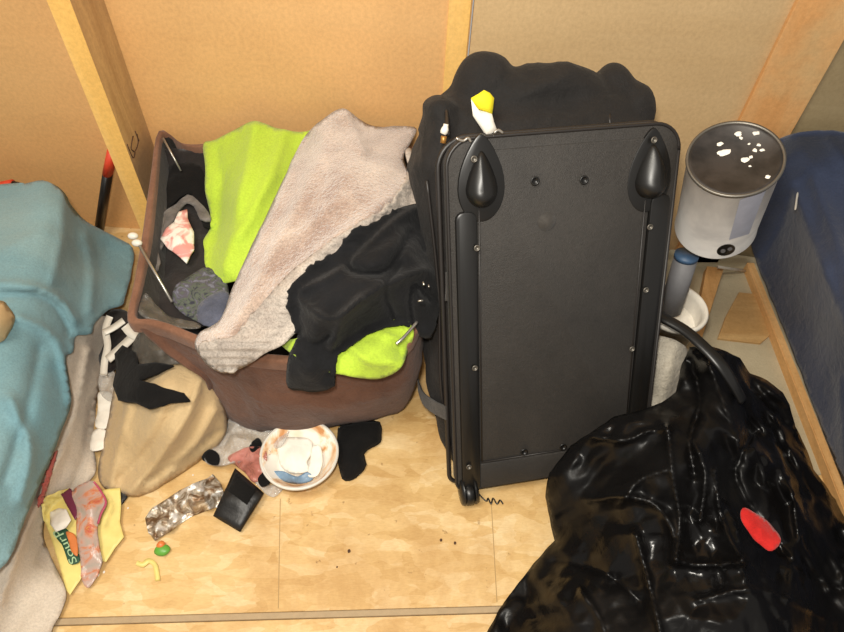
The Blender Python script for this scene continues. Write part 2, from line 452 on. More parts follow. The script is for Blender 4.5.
def center(o):
    """put the origin of a mesh thing at its lowest middle point"""
    me = o.data; cs = np.array([v.co[:] for v in me.vertices]); c = cs.mean(0); c[2] = cs[:, 2].min()
    for v in me.vertices: v.co = v.co - V3(c)
    o.location = o.location + V3(c)
    for ch in o.children: ch.location = ch.location - V3(c)

# ================================================================ SETTING
def structure(name, dims, mat, bev=.001):
    o = boxo(name, dims, mat, None, bev); o['kind'] = 'structure'; return o
fl = structure('floor', (-2.2, 2.1, 0, 1.15, -.03, 0), M['osb'])
fl2 = structure('floor', (-2.2, 1.9, -1.5, -.012, -.034, -.004), M['osb'])
sm = structure('trim_1', (-2.0, 1.8, -.0115, -.0005, -.03, .001), M['grout'], .002)
cr1 = structure('trim_5', (-.0008, .0008, .005, .21, -.002, .0004), M['crack'], .0001)
cr2 = structure('trim_6', (-.0008, .0008, .005, .19, -.002, .0004), M['crack'], .0001)
ang = math.atan2(.328 - .266, .162 + .595)
for o_ in (fl, fl2, sm): o_.rotation_euler.z = ang; o_.location = (-.216, .301, 0)
cr1.location = (-.223, .301, 0); cr1.rotation_euler.z = .17
cr2.location = (.166, .333, 0); cr2.rotation_euler.z = .03
fb = structure('floor', (-2.2, 2.2, 1.05, 1.45, -.032, -.0015), M['osb'])
gp = cloth('floor', [(640, 250, .002), (700, 250, .002), (757, 258, .002), (800, 340, .002), (838, 470, .002), (800, 480, .002), (700, 440, .002), (640, 420, .002)], [], M['concrete'], amp=0, smooth_out=0, thick=.0015)
gp['kind'] = 'structure'
def xof(px, py): return float(aty(px, py, WY)[0])
xa = xof(70, 0) ; 
structure('wall_back', (-2.2, xof(473, 0), WY, WY + .02, 0, 2.2), M['panel'])
structure('wall_back', (xof(473, 0) + .003, xof(844, 34), WY, WY + .02, 0, 2.2), M['panel_mid'])
structure('wall_back', (xof(844, 34) + .004, 2.6, WY, WY + .02, 0, 2.2), M['panel_grey'])
# studs
xs = xof(104, 0)
YF = WY
for k in range(200):
    YF = WY - k * .001
    if aty(70, 0, YF)[0] >= xs: break
xl = float(aty(46.5, 0, YF)[0])
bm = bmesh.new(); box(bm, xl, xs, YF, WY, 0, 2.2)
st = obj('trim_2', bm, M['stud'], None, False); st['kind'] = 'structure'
st.data.materials.append(M['stud_shaded'])
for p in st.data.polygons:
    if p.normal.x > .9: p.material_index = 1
structure('trim_3', (xof(449, 0), xof(471.5, 0), WY - .006, WY, 0, 2.2), M['stud'])
structure('trim_4', (xof(795, 0), xof(844, 34) - .001, WY - .012, WY, 0, 2.2), M['stud_red'])
print('stud', xl, xs, YF)
# lumber stamp on the stud side
def on_stud(px, py):
    d = ray(px, py); t = (xs + .0008) / d[0]; return CAM + d * t
for q in ([(127, 144), (133, 158), (135, 152)], [(133, 136), (131, 148), (134, 152)], [(137, 134), (138, 143), (135, 151), (131, 149)], [(135, 131), (139, 141)]):
    tube('grade_stamp', [on_stud(*a) for a in q], .0014, M['ink'], st, 6, 3, .5)

# ================================================================ LEFT BED
sheet = cloth('bed_sheet', [(-250, 330, .17), (60, 300, .16), (100, 315, .1), (120, 322, .02), (110, 345, .012), (103, 375, .012), (97, 400, .012), (93, 440, .012), (96, 470, .012), (80, 488, .012), (52, 505, .012), (43, 530, .012), (52, 560, .012), (66, 590, .012), (62, 610, .01), (52, 632, .01), (45, 665, .01), (20, 760, .01), (-20, 800, .08), (-250, 800, .17)],
    [(20, 480, .17), (50, 400, .15), (0, 560, .12), (30, 500, .09), (75, 360, .12), (70, 430, .06), (10, 600, .06)], M['sheet'],
    'pale grey bed sheet hanging from the left bed onto the floor', 'sheet', amp=.008, freq=13, seed=3, ang=1.15,
    folds=[([(88, 350), (70, 430), (30, 520), (0, 600)], 4, 0.0180), ([(95, 400), (80, 470), (40, 560)], 4, -0.0120)], thick=.003)
blanket = cloth('blanket', [(-250, 200, .25), (0, 184, .25), (20, 185, .26), (42, 180, .27), (62, 190, .25), (72, 206, .22), (86, 221, .17), (110, 234, .10), (133, 248, .05), (131, 275, .05), (125, 297, .07), (122, 305, .07), (109, 310, .09), (95, 323, .12), (91, 334, .12), (76, 336, .15), (73, 352, .15), (66, 357, .16), (70, 385, .14), (71, 405, .14), (62, 430, .15), (45, 472, .15), (25, 520, .15), (10, 558, .15), (-5, 575, .15), (-60, 640, .2), (-250, 700, .22)],
    [(30, 230, .28), (55, 250, .25), (45, 300, .24), (80, 250, .17), (100, 280, .11), (20, 330, .26), (40, 400, .22), (0, 480, .24), (30, 470, .2), (-40, 400, .27), (105, 255, .09), (60, 210, .26)], M['teal'],
    'teal blue blanket spread over the left bed', 'blanket', amp=.006, freq=8, seed=5, ang=1.0, over=[lay(sheet)],
    folds=[([(0, 285), (30, 287), (55, 297), (75, 320)], 4, 0.0161), ([(0, 297), (35, 294), (60, 310), (70, 335)], 3, -0.0115), ([(18, 318), (45, 330), (60, 350), (70, 400)], 4, 0.0138), ([(62, 195), (62, 235), (52, 280)], 6, 0.0092), ([(10, 400), (30, 450), (20, 500)], 6, 0.0161), ([(85, 235), (92, 270), (90, 310)], 5, 0.0115), ([(40, 350), (25, 420), (5, 480)], 6, -0.0115)], thick=.005)
pil = cloth('pillow', [(-30, 300, .3), (0, 300, .3), (8, 306, .3), (15, 318, .29), (10, 332, .29), (0, 342, .28), (-30, 345, .28)], [(-8, 318, .34)], M['skin'],
    'cream pillow corner at the left edge on the teal blanket', 'pillow', amp=0, over=[lay(blanket)], thick=.01, edge=.02)
rs = cloth('red_ribbon', [(55, 452, .05), (57, 455, .05), (50, 480, .04), (42, 503, .03), (38, 505, .03), (45, 478, .06)], [], M['faded_red'],
    'thin red strip lying on the sheet beside the teal blanket', 'ribbon', amp=0, over=[lay(sheet)], gap=.014, thick=.003, res=2)
# crowbar style tool with orange tip leaning behind the blanket
bar = empty('pry_tool', 'black bar with orange red tip standing behind the teal blanket by the left stud', 'tool')
p0, p1, p2 = aty(100, 224, 1.215), aty(108, 172, 1.215), aty(113, 150, 1.215)
tube('shaft', [p0 + (p0 - p1) * .25, p1], .019, M['bplastic'], bar, 14, 1, .6)
tube('orange_tip', [p1 - (p2 - p1) * .02, p2], .0195, M['orange'], bar, 14, 1, .6)
base(bar, V3(p0))
bar = empty('pry_tool', 'orange red tipped bar mostly hidden behind the top left of the teal blanket', 'tool')
p0, p1, p2 = aty(30, 187, 1.18), aty(12, 184, 1.18), aty(-8, 188, 1.18)
tube('shaft', [p0 + (p0 - p1) * 1.2 - np.array([0, 0, .012]), p1], .010, M['bplastic'], bar, 12, 1, .7)
tube('orange_tip', [p1, p2], .014, M['orange'], bar, 12, 1, .7)
base(bar, V3(p0))

# ================================================================ RIGHT BED AND BOARD
def strip3(name, a0, a1, w0, w1, z, h, mat):
    A, B_ = atz(*a0, z)[:2], atz(*a1, z)[:2]
    d = (B_ - A) / np.linalg.norm(B_ - A); n = np.array([d[1], -d[0]])
    if n[0] < 0: n = -n
    vs = []
    for q in (A, B_):
        for w in (0, w0):
            for zz in (z - h, z): vs.append((q[0] + n[0] * w, q[1] + n[1] * w, zz))
    bm = bmesh.new(); v = [bm.verts.new(p) for p in vs]
    for q in ((0, 1, 3, 2), (4, 6, 7, 5), (0, 4, 5, 1), (2, 3, 7, 6), (0, 2, 6, 4), (1, 5, 7, 3)): bm.faces.new([v[i] for i in q])
    bmesh.ops.bevel(bm, geom=list(bm.edges), offset=.002, segments=2, affect='EDGES')
    return obj(name, bm, mat, None, False)
bd = strip3('wooden_board', (747, 262), (990, 880), .02, .02, .03, .03, M['plank'])
tag(bd, 'long pale wooden board on the floor along the navy bed', 'board')
navy = cloth('navy_blanket', [('y', 777, 146, 1.17), ('y', 790, 137, 1.2), ('y', 815, 133, 1.2), ('y', 850, 134, 1.2), ('y', 930, 138, 1.2), ('y', 1150, 150, 1.2), (1150, 400, .28), (1180, 700, .28), (1120, 860, .2), (1050, 900, .1), (985, 850, .03), (935, 720, .03), (893, 620, .03), (868, 553, .03), (846, 492, .03), (815, 410, .03), (785, 333, .03), (757, 264, .035), (751, 240, .06), (754, 222, .11), (764, 190, .2)],
    [(784, 160, .33), (800, 203, .27), (822, 262, .26), (844, 322, .25), (890, 440, .25), (950, 600, .25), (1020, 740, .25), (1050, 400, .29), (830, 200, .31), (870, 260, .29), (775, 215, .16), (790, 270, .12), (815, 330, .12), (845, 400, .12)], M['navy2'],
    'dark navy blue blanket covering the bed on the right', 'blanket', amp=.006, freq=6, seed=8, ang=1.2, thick=.006,
    folds=[([(786, 155), (800, 205), (822, 265), (850, 335)], 6, .012), ([(815, 180), (840, 250), (860, 320)], 7, .01), ([(840, 380), (844, 450), (850, 500)], 5, .01), ([(830, 140), (844, 160)], 5, -.008)])
th_ = cloth('white_thread', [(797, 193, .3), (799, 193, .3), (798, 200, .3), (797, 208, .3), (795, 209, .3), (796, 201, .3)], [], M['wplastic'],
    'tiny white scrap stuck on the navy blanket', 'scrap', amp=0, over=[lay(navy)], gap=.006, thick=.002, res=2)

# ================================================================ STORAGE BIN
binr = empty('storage_bin', 'brown fabric storage bin overflowing with clothes against the wall', 'bin')
rimp = [atz(130, 320, .30), atz(148, 324, .297), atz(168, 330, .292), atz(200, 343, .285), atz(240, 356, .28), atz(290, 362, .28), atz(340, 360, .285), atz(385, 352, .29), atz(412, 340, .30),
        np.array([.005, .80, .31]), np.array([.01, .95, .32]), np.array([0., 1.1, .325]), np.array([-.02, 1.215, .33]),
        np.array([-.2, 1.23, .325]), np.array([-.42, 1.235, .318]), atz(205, 146, .318), atz(182, 145, .318), atz(160, 133, .33),
        atz(152, 180, .325), atz(144, 240, .315), atz(136, 285, .305)]
midp = [atz(205, 380, .17), atz(212, 384, .16), atz(218, 390, .15), atz(240, 398, .15), atz(270, 408, .15), atz(310, 410, .15), atz(345, 408, .15), atz(385, 400, .15), atz(412, 385, .15),
        np.array([.01, .80, .15]), np.array([.015, .95, .15]), np.array([.01, 1.1, .15]), np.array([-.03, 1.2, .15]),
        np.array([-.2, 1.22, .15]), np.array([-.42, 1.22, .15]), np.array([-.5, 1.22, .15]), np.array([-.54, 1.21, .15]), np.array([-.6, 1.19, .15]),
        np.array([-.58, 1.08, .15]), np.array([-.55, .95, .15]), np.array([-.50, .82, .15])]
botp = [atz(208, 400, .006), atz(215, 410, .006), atz(222, 418, .006), atz(245, 426, .006), atz(280, 429, .006), atz(310, 429, .006), atz(345, 426, .006), atz(380, 418, .006), atz(402, 405, .006),
        np.array([-.03, .86, .006]), np.array([-.02, .98, .006]), np.array([-.02, 1.1, .006]), np.array([-.05, 1.18, .006]),
        np.array([-.2, 1.19, .006]), np.array([-.35, 1.19, .006]), np.array([-.42, 1.19, .006]), np.array([-.46, 1.18, .006]), np.array([-.5, 1.17, .006]),
        np.array([-.49, 1.08, .006]), np.array([-.47, .95, .006]), np.array([-.44, .85, .006])]
def loft(name, rings, mat, parent, thick=0, sub=4, wr=0, cap=None, lev=0, off=-1):
    """rings: lists of matching points, interpolated smoothly round each ring and between rings"""
    RR = [catmull(r, sub, True) for r in rings]
    n = len(RR[0]); cols = [catmull([r[k] for r in RR], 6) for k in range(n)]
    m = len(cols[0]); vs = [cols[k][j] for j in range(m) for k in range(n)]; fs = []
    if wr:
        vs = [np.array(v) + np.array([1, 1, .5]) * wr * (noise.noise(Vector(v * 9)) + .6 * noise.noise(Vector((v[0] * 22, v[1] * 22, v[2] * 9)))) * min(1, 4 * min(i // n, m - 1 - i // n) / m) for i, v in enumerate(vs)]
    for j in range(m - 1):
        for k in range(n): fs.append((j * n + k, j * n + (k + 1) % n, (j + 1) * n + (k + 1) % n, (j + 1) * n + k))
    if cap: 
        c = len(vs); vs.append(np.mean(vs[-n:] if cap == 1 else vs[-n:], axis=0)); b_ = (m - 1) * n
        for k in range(n): fs.append((b_ + k, b_ + (k + 1) % n, c))
    o = mesh_pf(name, vs, fs, mat, parent)
    bm = bmesh.new(); bm.from_mesh(o.data); bmesh.ops.recalc_face_normals(bm, faces=bm.faces); bm.to_mesh(o.data); bm.free()
    if thick:
        md = o.modifiers.new('thickness', 'SOLIDIFY'); md.thickness = thick; md.offset = off
    return o
cen = np.array([-.27, .95, 0])
def inset(r, s, dz=0): 
    out = []
    for p in r:
        d = np.array([p[0] - cen[0], p[1] - cen[1], 0]); d /= np.linalg.norm(d); q = p - d * s; q = q + np.array([0, 0, dz]); out.append(q)
    return out
loft('body', [inset(rimp, .002, -.002), [a * .45 + b * .55 for a, b in zip(inset(rimp, 0), midp)], midp, botp, inset(botp, .12, .002)], M['brown'], binr, wr=.010, cap=1)
loft('lining', [inset(rimp, .012, -.004), inset([a * .5 + b * .5 for a, b in zip(rimp, midp)], .02), inset(midp, .03), inset(midp, .06, -.08), inset(midp, .14, -.09)], M['lining'], binr, cap=1)
rt = catmull(rimp, 6, True)
# rim band: a flat hem folded over the edge
loft('rim_band', [inset(rimp, .014, -.03), inset(rimp, .012, 0.002), inset(rimp, .004, .006), inset(rimp, -.004, .002), inset(rimp, -.0045, -.02), inset(rimp, -.002, -.022)], M['rim'], binr)
c0, c1 = atz(133, 236, .33), atz(172, 302, .29)
tube('support_rod', [atz(138, 243, .335), c1], .0028, M['steel'], binr, 8)
c2, c3 = aty(163, 138, 1.18), atz(181, 171, .30)
tube('support_rod', [c2, c3], .0024, M['steel'], binr, 8)
for (px_, py_) in ((133, 236), (137, 243)):
    bm = bmesh.new(); bmesh.ops.create_uvsphere(bm, u_segments=16, v_segments=10, radius=.0085)
    for v in bm.verts: v.co = Vector((v.co.x * 1.2, v.co.y * .9, v.co.z * .8)) + V3(atz(px_, py_, .335))
    obj('rod_clip', bm, M['wplastic'], binr)
base(binr, Vector((-.27, .95, 0)))

# contents
def C_(name, ol, inn, mat, label, cat, **k):
    return cloth(name, ol, inn, mat, label, cat, **k)
def zz(pts, z): return [(a, b, z) for a, b in pts]
trou = C_('trousers', [('y', 163, 150, 1.19), ('y', 205, 150, 1.2), ('y', 222, 150, 1.2), (226, 220, .27), (226, 300, .27), (210, 325, .255), (180, 322, .25), (158, 308, .25), (151, 285, .25), (153, 240, .26), (156, 200, .27), (159, 170, .28)], [(185, 190, .275), (190, 230, .265), (180, 280, .26)], M['dgrey_cl'],
    'dark grey crumpled clothing filling the bottom of the storage bin', 'clothing', amp=.010, freq=16, seed=2, thick=.004, kind='facet')
bk = C_('black_shirt', zz([(168, 168), (180, 163), (200, 165), (207, 185), (208, 205), (212, 224), (203, 226), (199, 210), (195, 198), (187, 193), (177, 200), (164, 210), (160, 195)], .275), [(185, 180, .295)], M['black_cl'],
    'black shirt in the back left of the storage bin', 'shirt', amp=.010, freq=16, seed=12, over=[lay(trou)], kind='facet', smooth_out=2)
gr = C_('grey_sock', zz([(160, 226), (164, 212), (176, 204), (187, 194), (198, 200), (208, 212), (210, 220), (200, 218), (194, 206), (186, 203), (178, 211), (172, 222), (166, 238), (160, 248)], .28), [], M['grey_cl'],
    'light grey sock curled around the pink and white rag in the bin', 'sock', amp=.006, freq=22, seed=13, over=[lay(trou), lay(bk)], gap=.008, thick=.006, res=3, smooth_out=2)
gr2 = C_('grey_rag', zz([(155, 200), (161, 192), (165, 208), (163, 232), (158, 250), (160, 262), (155, 272), (152, 252)], .28), [], M['grey_cl'],
    'narrow grey rag against the left inner side of the bin', 'rag', amp=.005, freq=20, seed=14, over=[lay(trou), lay(bk)], gap=.008, thick=.005, res=3, smooth_out=2)
pk = C_('rag', zz([(179, 211), (187, 209), (188, 218), (194, 232), (194, 250), (186, 262), (176, 254), (168, 248), (160, 239), (166, 228), (174, 222)], .285), [(180, 238, .30)], M['pinkwhite'],
    'white rag with pink marks lying in the storage bin', 'rag', amp=.005, freq=22, seed=15, over=[lay(trou), lay(bk), lay(gr)], gap=.008, thick=.006, res=3, smooth_out=1)
fl_ = C_('floral_shirt', zz([(172, 300), (176, 285), (188, 277), (203, 268), (214, 270), (228, 284), (228, 312), (212, 326), (195, 320), (180, 312)], .27), [(195, 290, .285)], M['floral'],
    'patterned green and purple garment at the front of the storage bin', 'clothing', amp=.008, freq=18, seed=16, over=[lay(trou)], gap=.008, thick=.005, res=3, kind='facet', smooth_out=2)
bl_ = C_('folded_cloth', zz([(198, 306), (206, 298), (222, 290), (232, 298), (228, 316), (210, 326), (198, 320)], .28), [(212, 306, .285)], M['grey_blue'],
    'small blue grey cloth at the front of the bin beside the fleece', 'cloth', amp=.006, freq=25, seed=17, over=[lay(trou), lay(fl_)], gap=.006, thick=.005, res=3, smooth_out=2)
pl_ = C_('plastic_wrapper', [(142, 298, .3), (147, 294, .3), (156, 304, .29), (170, 316, .285), (196, 322, .28), (200, 328, .28), (180, 328, .285), (160, 324, .29), (146, 318, .3), (139, 312, .305)], [], M['clear2'],
    'shiny clear wrapper tucked inside the front left corner of the bin', 'wrapper', amp=.006, freq=40, seed=18, kind='facet', thick=.0015, res=3)

# green hi vis shirt on the back
lime = C_('lime_shirt', [('y', 203, 144, 1.20), ('y', 215, 140, 1.20), ('y', 238, 128, 1.20), ('y', 255, 121, 1.20), ('y', 275, 127, 1.2), ('y', 300, 132, 1.2), ('y', 325, 130, 1.2), (335, 160, .35), (300, 220, .33), (255, 270, .31), (222, 284, .27), (214, 280, .26), (206, 268, .26), (204, 250, .26), (204, 240, .26), (211, 225, .27), (209, 208, .28), (205, 190, .30), (205, 165, .32)],
    [(240, 150, .37), (230, 200, .335), (235, 250, .31), (270, 170, .37)], M['lime'],
    'large lime green shirt draped over the back of the storage bin', 'shirt', amp=.009, freq=8, seed=21, ang=1.3, over=[lay(trou), lay(bk)], thick=.004,
    folds=[([(255, 125), (248, 160), (235, 220), (225, 270)], 8, 0.0156), ([(285, 130), (270, 175), (240, 235)], 8, 0.0130), ([(215, 150), (222, 190), (215, 240)], 6, -0.0104)])
lime2 = C_('lime_sleeve', [(268, 330, .325), (285, 340, .32), (330, 330, .33), (375, 325, .33), (402, 318, .335), (413, 328, .325), (413, 338, .31), (408, 352, .28), ('y', 402, 366, .635), ('y', 388, 377, .625), ('y', 365, 379, .615), ('y', 345, 375, .61), ('y', 320, 370, .61), ('y', 295, 356, .62), (278, 343, .30)],
    [('y', 370, 358, .625), (345, 348, .32), (390, 345, .325)], M['lime'],
    'lime green garment hanging over the front rim of the bin under the black hoodie', 'shirt', amp=.006, freq=16, seed=22, ang=.3, thick=.004, res=3,
    folds=[([(350, 345), (370, 362), (395, 362)], 4, .008), ([(385, 335), (405, 345), (402, 362)], 3, .008)])
fleece = C_('fleece_blanket', [('y', 312, 128, 1.15), ('y', 322, 120, 1.17), ('y', 334, 111, 1.19), ('y', 346, 109, 1.2), ('y', 358, 118, 1.2), ('y', 375, 126, 1.2), ('y', 414, 127, 1.2), ('y', 412, 140, 1.15), (404, 160, .42), (418, 185, .40), (424, 205, .38), (433, 235, .35), (430, 270, .33), (380, 300, .35), (300, 320, .35), (287, 335, .34), (280, 342, .33), (262, 352, .31), (245, 366, .29), (228, 373, .275), (213, 369, .28), (203, 360, .29), (195, 345, .31), (200, 332, .325), (218, 322, .32), (225, 310, .32), (232, 288, .33), (246, 258, .35), (260, 228, .37), (276, 195, .39), (292, 160, .39), (304, 138, .385)],
    [(340, 150, .45), (350, 200, .45), (310, 220, .42), (280, 270, .39), (255, 310, .36), (225, 350, .335), (390, 170, .44), (320, 290, .38), (390, 240, .40)], M['fleece'],
    'beige fleece blanket draped diagonally across the storage bin', 'blanket', amp=.012, freq=8, seed=23, ang=.9, over=[lay(lime), lay(fl_)], gap=.012, thick=.009, edge=.01,
    folds=[([(330, 130), (300, 200), (262, 270), (235, 330)], 9, 0.0168), ([(410, 180), (370, 215), (320, 250), (280, 300)], 7, 0.0168), ([(345, 112), (362, 150)], 6, 0.0180), ([(292, 170), (272, 215), (250, 262)], 5, 0.0144), ([(215, 335), (240, 345), (262, 340)], 5, 0.0120)])
hem = cloth('folded_edge', [(406, 150, .44), (414, 152, .43), (420, 185, .41), (428, 215, .40), (433, 240, .38), (400, 270, .39), (340, 310, .37), (300, 330, .35), (284, 344, .34), (264, 354, .32), (246, 366, .29), (228, 372, .275), (213, 368, .28), (203, 358, .29), (198, 346, .305), (214, 340, .31), (235, 335, .32), (250, 318, .34), (268, 296, .36), (290, 272, .38), (318, 250, .39), (350, 228, .41), (385, 208, .42), (400, 190, .42), (408, 172, .43)], [], M['hemcl'],
    amp=.008, freq=14, seed=25, ang=.6, over=[lay(fleece)], gap=.006, thick=.006, res=3, parent=fleece, edge=.004)
hood = C_('black_hoodie', [(345, 240, .40), (353, 230, .41), (372, 224, .42), (395, 210, .42), (412, 204, .41), (424, 206, .40), (427, 228, .385), (431, 248, .375), (441, 256, .37), (445, 272, .36), (443, 298, .34), (439, 318, .32), (431, 338, .30), (420, 336, .31), (413, 324, .33), (400, 326, .335), (388, 325, .335), (370, 332, .33), (350, 345, .32), (338, 355, .305), (335, 370, .28), ('y', 335, 386, .60), ('y', 318, 392, .595), ('y', 300, 391, .595), ('y', 288, 388, .60), ('y', 286, 372, .605), (290, 352, .31), (297, 335, .34), (290, 315, .36), (288, 298, .37), (292, 284, .38), (312, 266, .39), (335, 252, .395)],
    [(330, 290, .43), (370, 270, .45), (400, 240, .445), (400, 290, .41), (310, 330, .385), (420, 300, .375), ('y', 312, 370, .598), (360, 310, .395)], M['hood'],
    'black hooded sweatshirt heaped on the front of the storage bin', 'sweatshirt', amp=.013, freq=11, seed=24, ang=.7, over=[lay(fleece), lay(hem), lay(lime2)], gap=.012, thick=.006, edge=.006, res=2.8, smooth_out=2,
    folds=[([(300, 290), (340, 270), (390, 225), (415, 208)], 6, 0.0240), ([(345, 255), (352, 270), (385, 270), (410, 235)], 4, -0.0270), ([(330, 355), (345, 315), (385, 285), (425, 270)], 5, 0.0210), ([(395, 320), (385, 290), (400, 265)], 4, -0.0225), ([(300, 300), (330, 320), (360, 300)], 5, 0.0210), ([(413, 324), (410, 300), (415, 285), (430, 300)], 3, -0.0225), ([(310, 350), (330, 335)], 4, -0.0180), ([(290, 345), (312, 352), (335, 352)], 4, -0.0150)])
zp = tube('zipper_pull', [atz(396, 344, .345), atz(404, 337, .35), atz(417, 322, .352)], .0028, M['steel'], None, 8); tag(zp, 'thin silver rod poking out between lime garment and black hoodie', 'rod')
for (a, b) in ((421, 283), (428, 286), (420, 301)):
    pass
tube('button', [atz(418, 301, .43), atz(423, 300.5, .43)], .0016, M['steel'], hood, 6)
tube('button', [atz(423, 282, .43), atz(424, 285, .43)], .0018, M['steel'], hood, 6)
tube('button', [atz(428.5, 285, .425), atz(429, 287, .425)], .0014, M['steel'], hood, 6)

# ================================================================ SUITCASE
sO = np.array([.0894, .5307, .03]); B = np.array([.9742, .2257, -.0003]); A = np.array([-.1017, .4404, .892]); N = np.array([.2015, -.8689, .452])
SW, SL = .394, .674
def S(u, v, w=0.0): return sO + B * u + A * v + N * w
def uv(px, py, w=0.0):
    d = ray(px, py); o = sO + N * w; t = ((o - CAM) @ N) / (d @ N); p = CAM + d * t - o
    return float(p @ B), float(p @ A)
case = empty('suitcase', 'large black wheeled duffel suitcase leaning back upright against the wall', 'suitcase')
def rrect(u0, u1, v0, v1, r, n=8, rb=None):
    rb = r if rb is None else rb; out = []
    for (cu, cv, a0, rr) in ((u1 - r, v1 - r, 0, r), (u0 + r, v1 - r, PI / 2, r), (u0 + rb, v0 + rb, PI, rb), (u1 - rb, v0 + rb, 1.5 * PI, rb)):
        for k in range(n + 1):
            t = a0 + PI / 2 * k / n; out.append((cu + rr * math.cos(t), cv + rr * math.sin(t)))
    return out
def slab(name, poly, w0, w1, mat, bevel=.004, inner_dip=0):
    rings = [[S(u, v, w0) for u, v in poly]]
    cu = sum(p[0] for p in poly) / len(poly); cv = sum(p[1] for p in poly) / len(poly)
    def ins(s):
        out = []; n = len(poly)
        for i, p in enumerate(poly):
            a, b = poly[i - 1], poly[(i + 1) % n]; t = np.array([b[0] - a[0], b[1] - a[1]]); t = t / (np.linalg.norm(t) + 1e-9); nn = np.array([-t[1], t[0]])
            if nn @ np.array([cu - p[0], cv - p[1]]) < 0: nn = -nn
            out.append((p[0] + nn[0] * s, p[1] + nn[1] * s))
        return out
    for s, w in ((0, w1 - bevel), (bevel * .3, w1 - bevel * .3), (bevel, w1)): rings.append([S(u, v, w) for u, v in ins(s)])
    vs = [p for r in rings for p in r]; n = len(poly); fs = []
    for j in range(len(rings) - 1):
        for k in range(n): fs.append((j * n + k, j * n + (k + 1) % n, (j + 1) * n + (k + 1) % n, (j + 1) * n + k))
    fs.append(tuple((len(rings) - 1) * n + k for k in range(n))); fs.append(tuple(range(n))[::-1])
    o = mesh_pf(name, vs, fs, mat, case, True)
    bm = bmesh.new(); bm.from_mesh(o.data); bmesh.ops.recalc_face_normals(bm, faces=bm.faces); bm.to_mesh(o.data); bm.free()
    md = o.modifiers.new('sharp', 'EDGE_SPLIT'); md.split_angle = math.radians(40)
    return o
outer = rrect(0, SW, 0, SL, .045, 8, .02)
slab('back_board', outer, -.03, 0, M['nylon'], .008)
# inner recessed looking cloth panel with raised frame around
iu0, _ = uv(482, 380); iu1, _ = uv(612, 380); _, iv0 = uv(540, 452); _, iv1 = uv(560, 150)
iu0 = .045; 
slab('cloth_panel', rrect(.047, SW - .047, .065, SL - .02, .012, 4), 0, .0035, M['nylon'], .0025)
# piping round the board
pip = catmull([S(u, v, -.003) for u, v in outer], 1, True)
tube('piping', pip + [pip[0]], .003, M['piping'], case, 8, 1)
outer2 = rrect(-.008, SW + .006, -.002, SL - .002, .05, 8, .02)
pip = [S(u, v, -.034) for u, v in outer2]
tube('piping', pip + [pip[0]], .0045, M['piping'], case, 8, 1)
# side rails
slab('rail', rrect(.010, .046, .0, .56, .014, 4), 0, .008, M['bplastic'], .004)
slab('rail', rrect(SW - .046, SW - .010, .0, .56, .014, 4), 0, .008, M['bplastic'], .004)
slab('kick_plate', rrect(.046, SW - .046, .004, .062, .004, 2), 0, .006, M['nylon'], .003)
# seams of the cloth panel
for q in ([(.050, .068), (.050, .60)], [(SW - .050, .068), (SW - .056, .60)], [(.05, .065), (SW - .05, .065)]):
    tube('seam', [S(q[0][0], q[0][1], .004), S(q[1][0], q[1][1], .004)], .0014, M['piping'], case, 6)
# teardrop corner feet
def teardrop(px, py, sc, mirror):
    u, v = uv(px, py); vs, fs = [], []; n = 28; m = 9
    for j in range(m + 1):
        s = j / m; r = math.cos(s * PI / 2) if j < m else 0.0; h = math.sin(s * PI / 2)
        for k in range(n):
            t = 2 * PI * k / n; x = math.cos(t); y = math.sin(t)
            wd = .0265 * (1 - .5 * max(0, y) ** 1.3) ; ht = .060 if y > 0 else .030
            vs.append(S(u + x * wd * r * sc + mirror * .004 * h, v + y * ht * r * sc, .001 + .030 * h ** .9 * (1 - .3 * y * r)))
    for j in range(m):
        for k in range(n): fs.append((j * n + k, j * n + (k + 1) % n, (j + 1) * n + (k + 1) % n, (j + 1) * n + k))
    b_ = mesh_pf('corner_foot', vs, fs, M['bplastic'], case)
    # flange plate
    vs2 = []
    pl = []
    for k in range(32):
        t = 2 * PI * k / 32; x = math.cos(t); y = math.sin(t)
        pl.append((u + x * (.039 * (1 - .45 * max(0, y) ** 2)) , v + (y * .085 if y > 0 else y * .055)))
    f_ = slab('foot_flange', pl, 0, .005, M['bplastic'], .003)
    return b_
teardrop(481, 188, 1.0, -1); teardrop(648, 180, 1.0, 1)
# rivets / screws
def rivet(px, py, r=.0042, w=.006, ring=True):
    u, v = uv(px, py, w)
    o = lathe('rivet', [(r * 1.5, 0), (r * 1.5, .0012), (r * 1.15, .0018), (r * .9, .0006), (r * .85, -.0006), (0.0002, -.0006)], M['screw'] if ring else M['bplastic'], case, S(u, v, w), N, 20)
    return o
for q in ((474, 159), (477, 248), (475, 368), (469, 467)): rivet(*q, w=.011, r=.0036)
for q in ((654, 140), (650, 227), (632, 349), (646, 290)): rivet(*q, w=.011, r=.0036)
for q in ((535, 181), (584, 180), (524, 452), (563, 447)): rivet(*q, ring=False, w=.007, r=.005)
lathe('round_patch', [(.016, 0), (.016, .0008), (.0002, .0008)], M['gstrap'], case, S(*uv(546, 221), .0035), N, 24)
# wheels
def wheel(u, v):
    c = S(u, v, 0) ; axd = B
    o = lathe('wheel', [(.004, -.009), (.018, -.009), (.0215, -.006), (.0215, .006), (.018, .009), (.004, .009)], M['bplastic'], case, c + N * .004, axd, 28)
    lathe('wheel_housing', [(.0002, -.018), (.026, -.016), (.028, -.011), (.028, -.0105), (.0002, -.0105)], M['bplastic'], case, c + A * .006, axd, 24)
    lathe('wheel_housing', [(.0002, .018), (.026, .016), (.028, .011), (.028, .0105), (.0002, .0105)], M['bplastic'], case, c + A * .006, axd, 24)
    return o
wheel(.022, -.006); wheel(SW - .022, -.006)
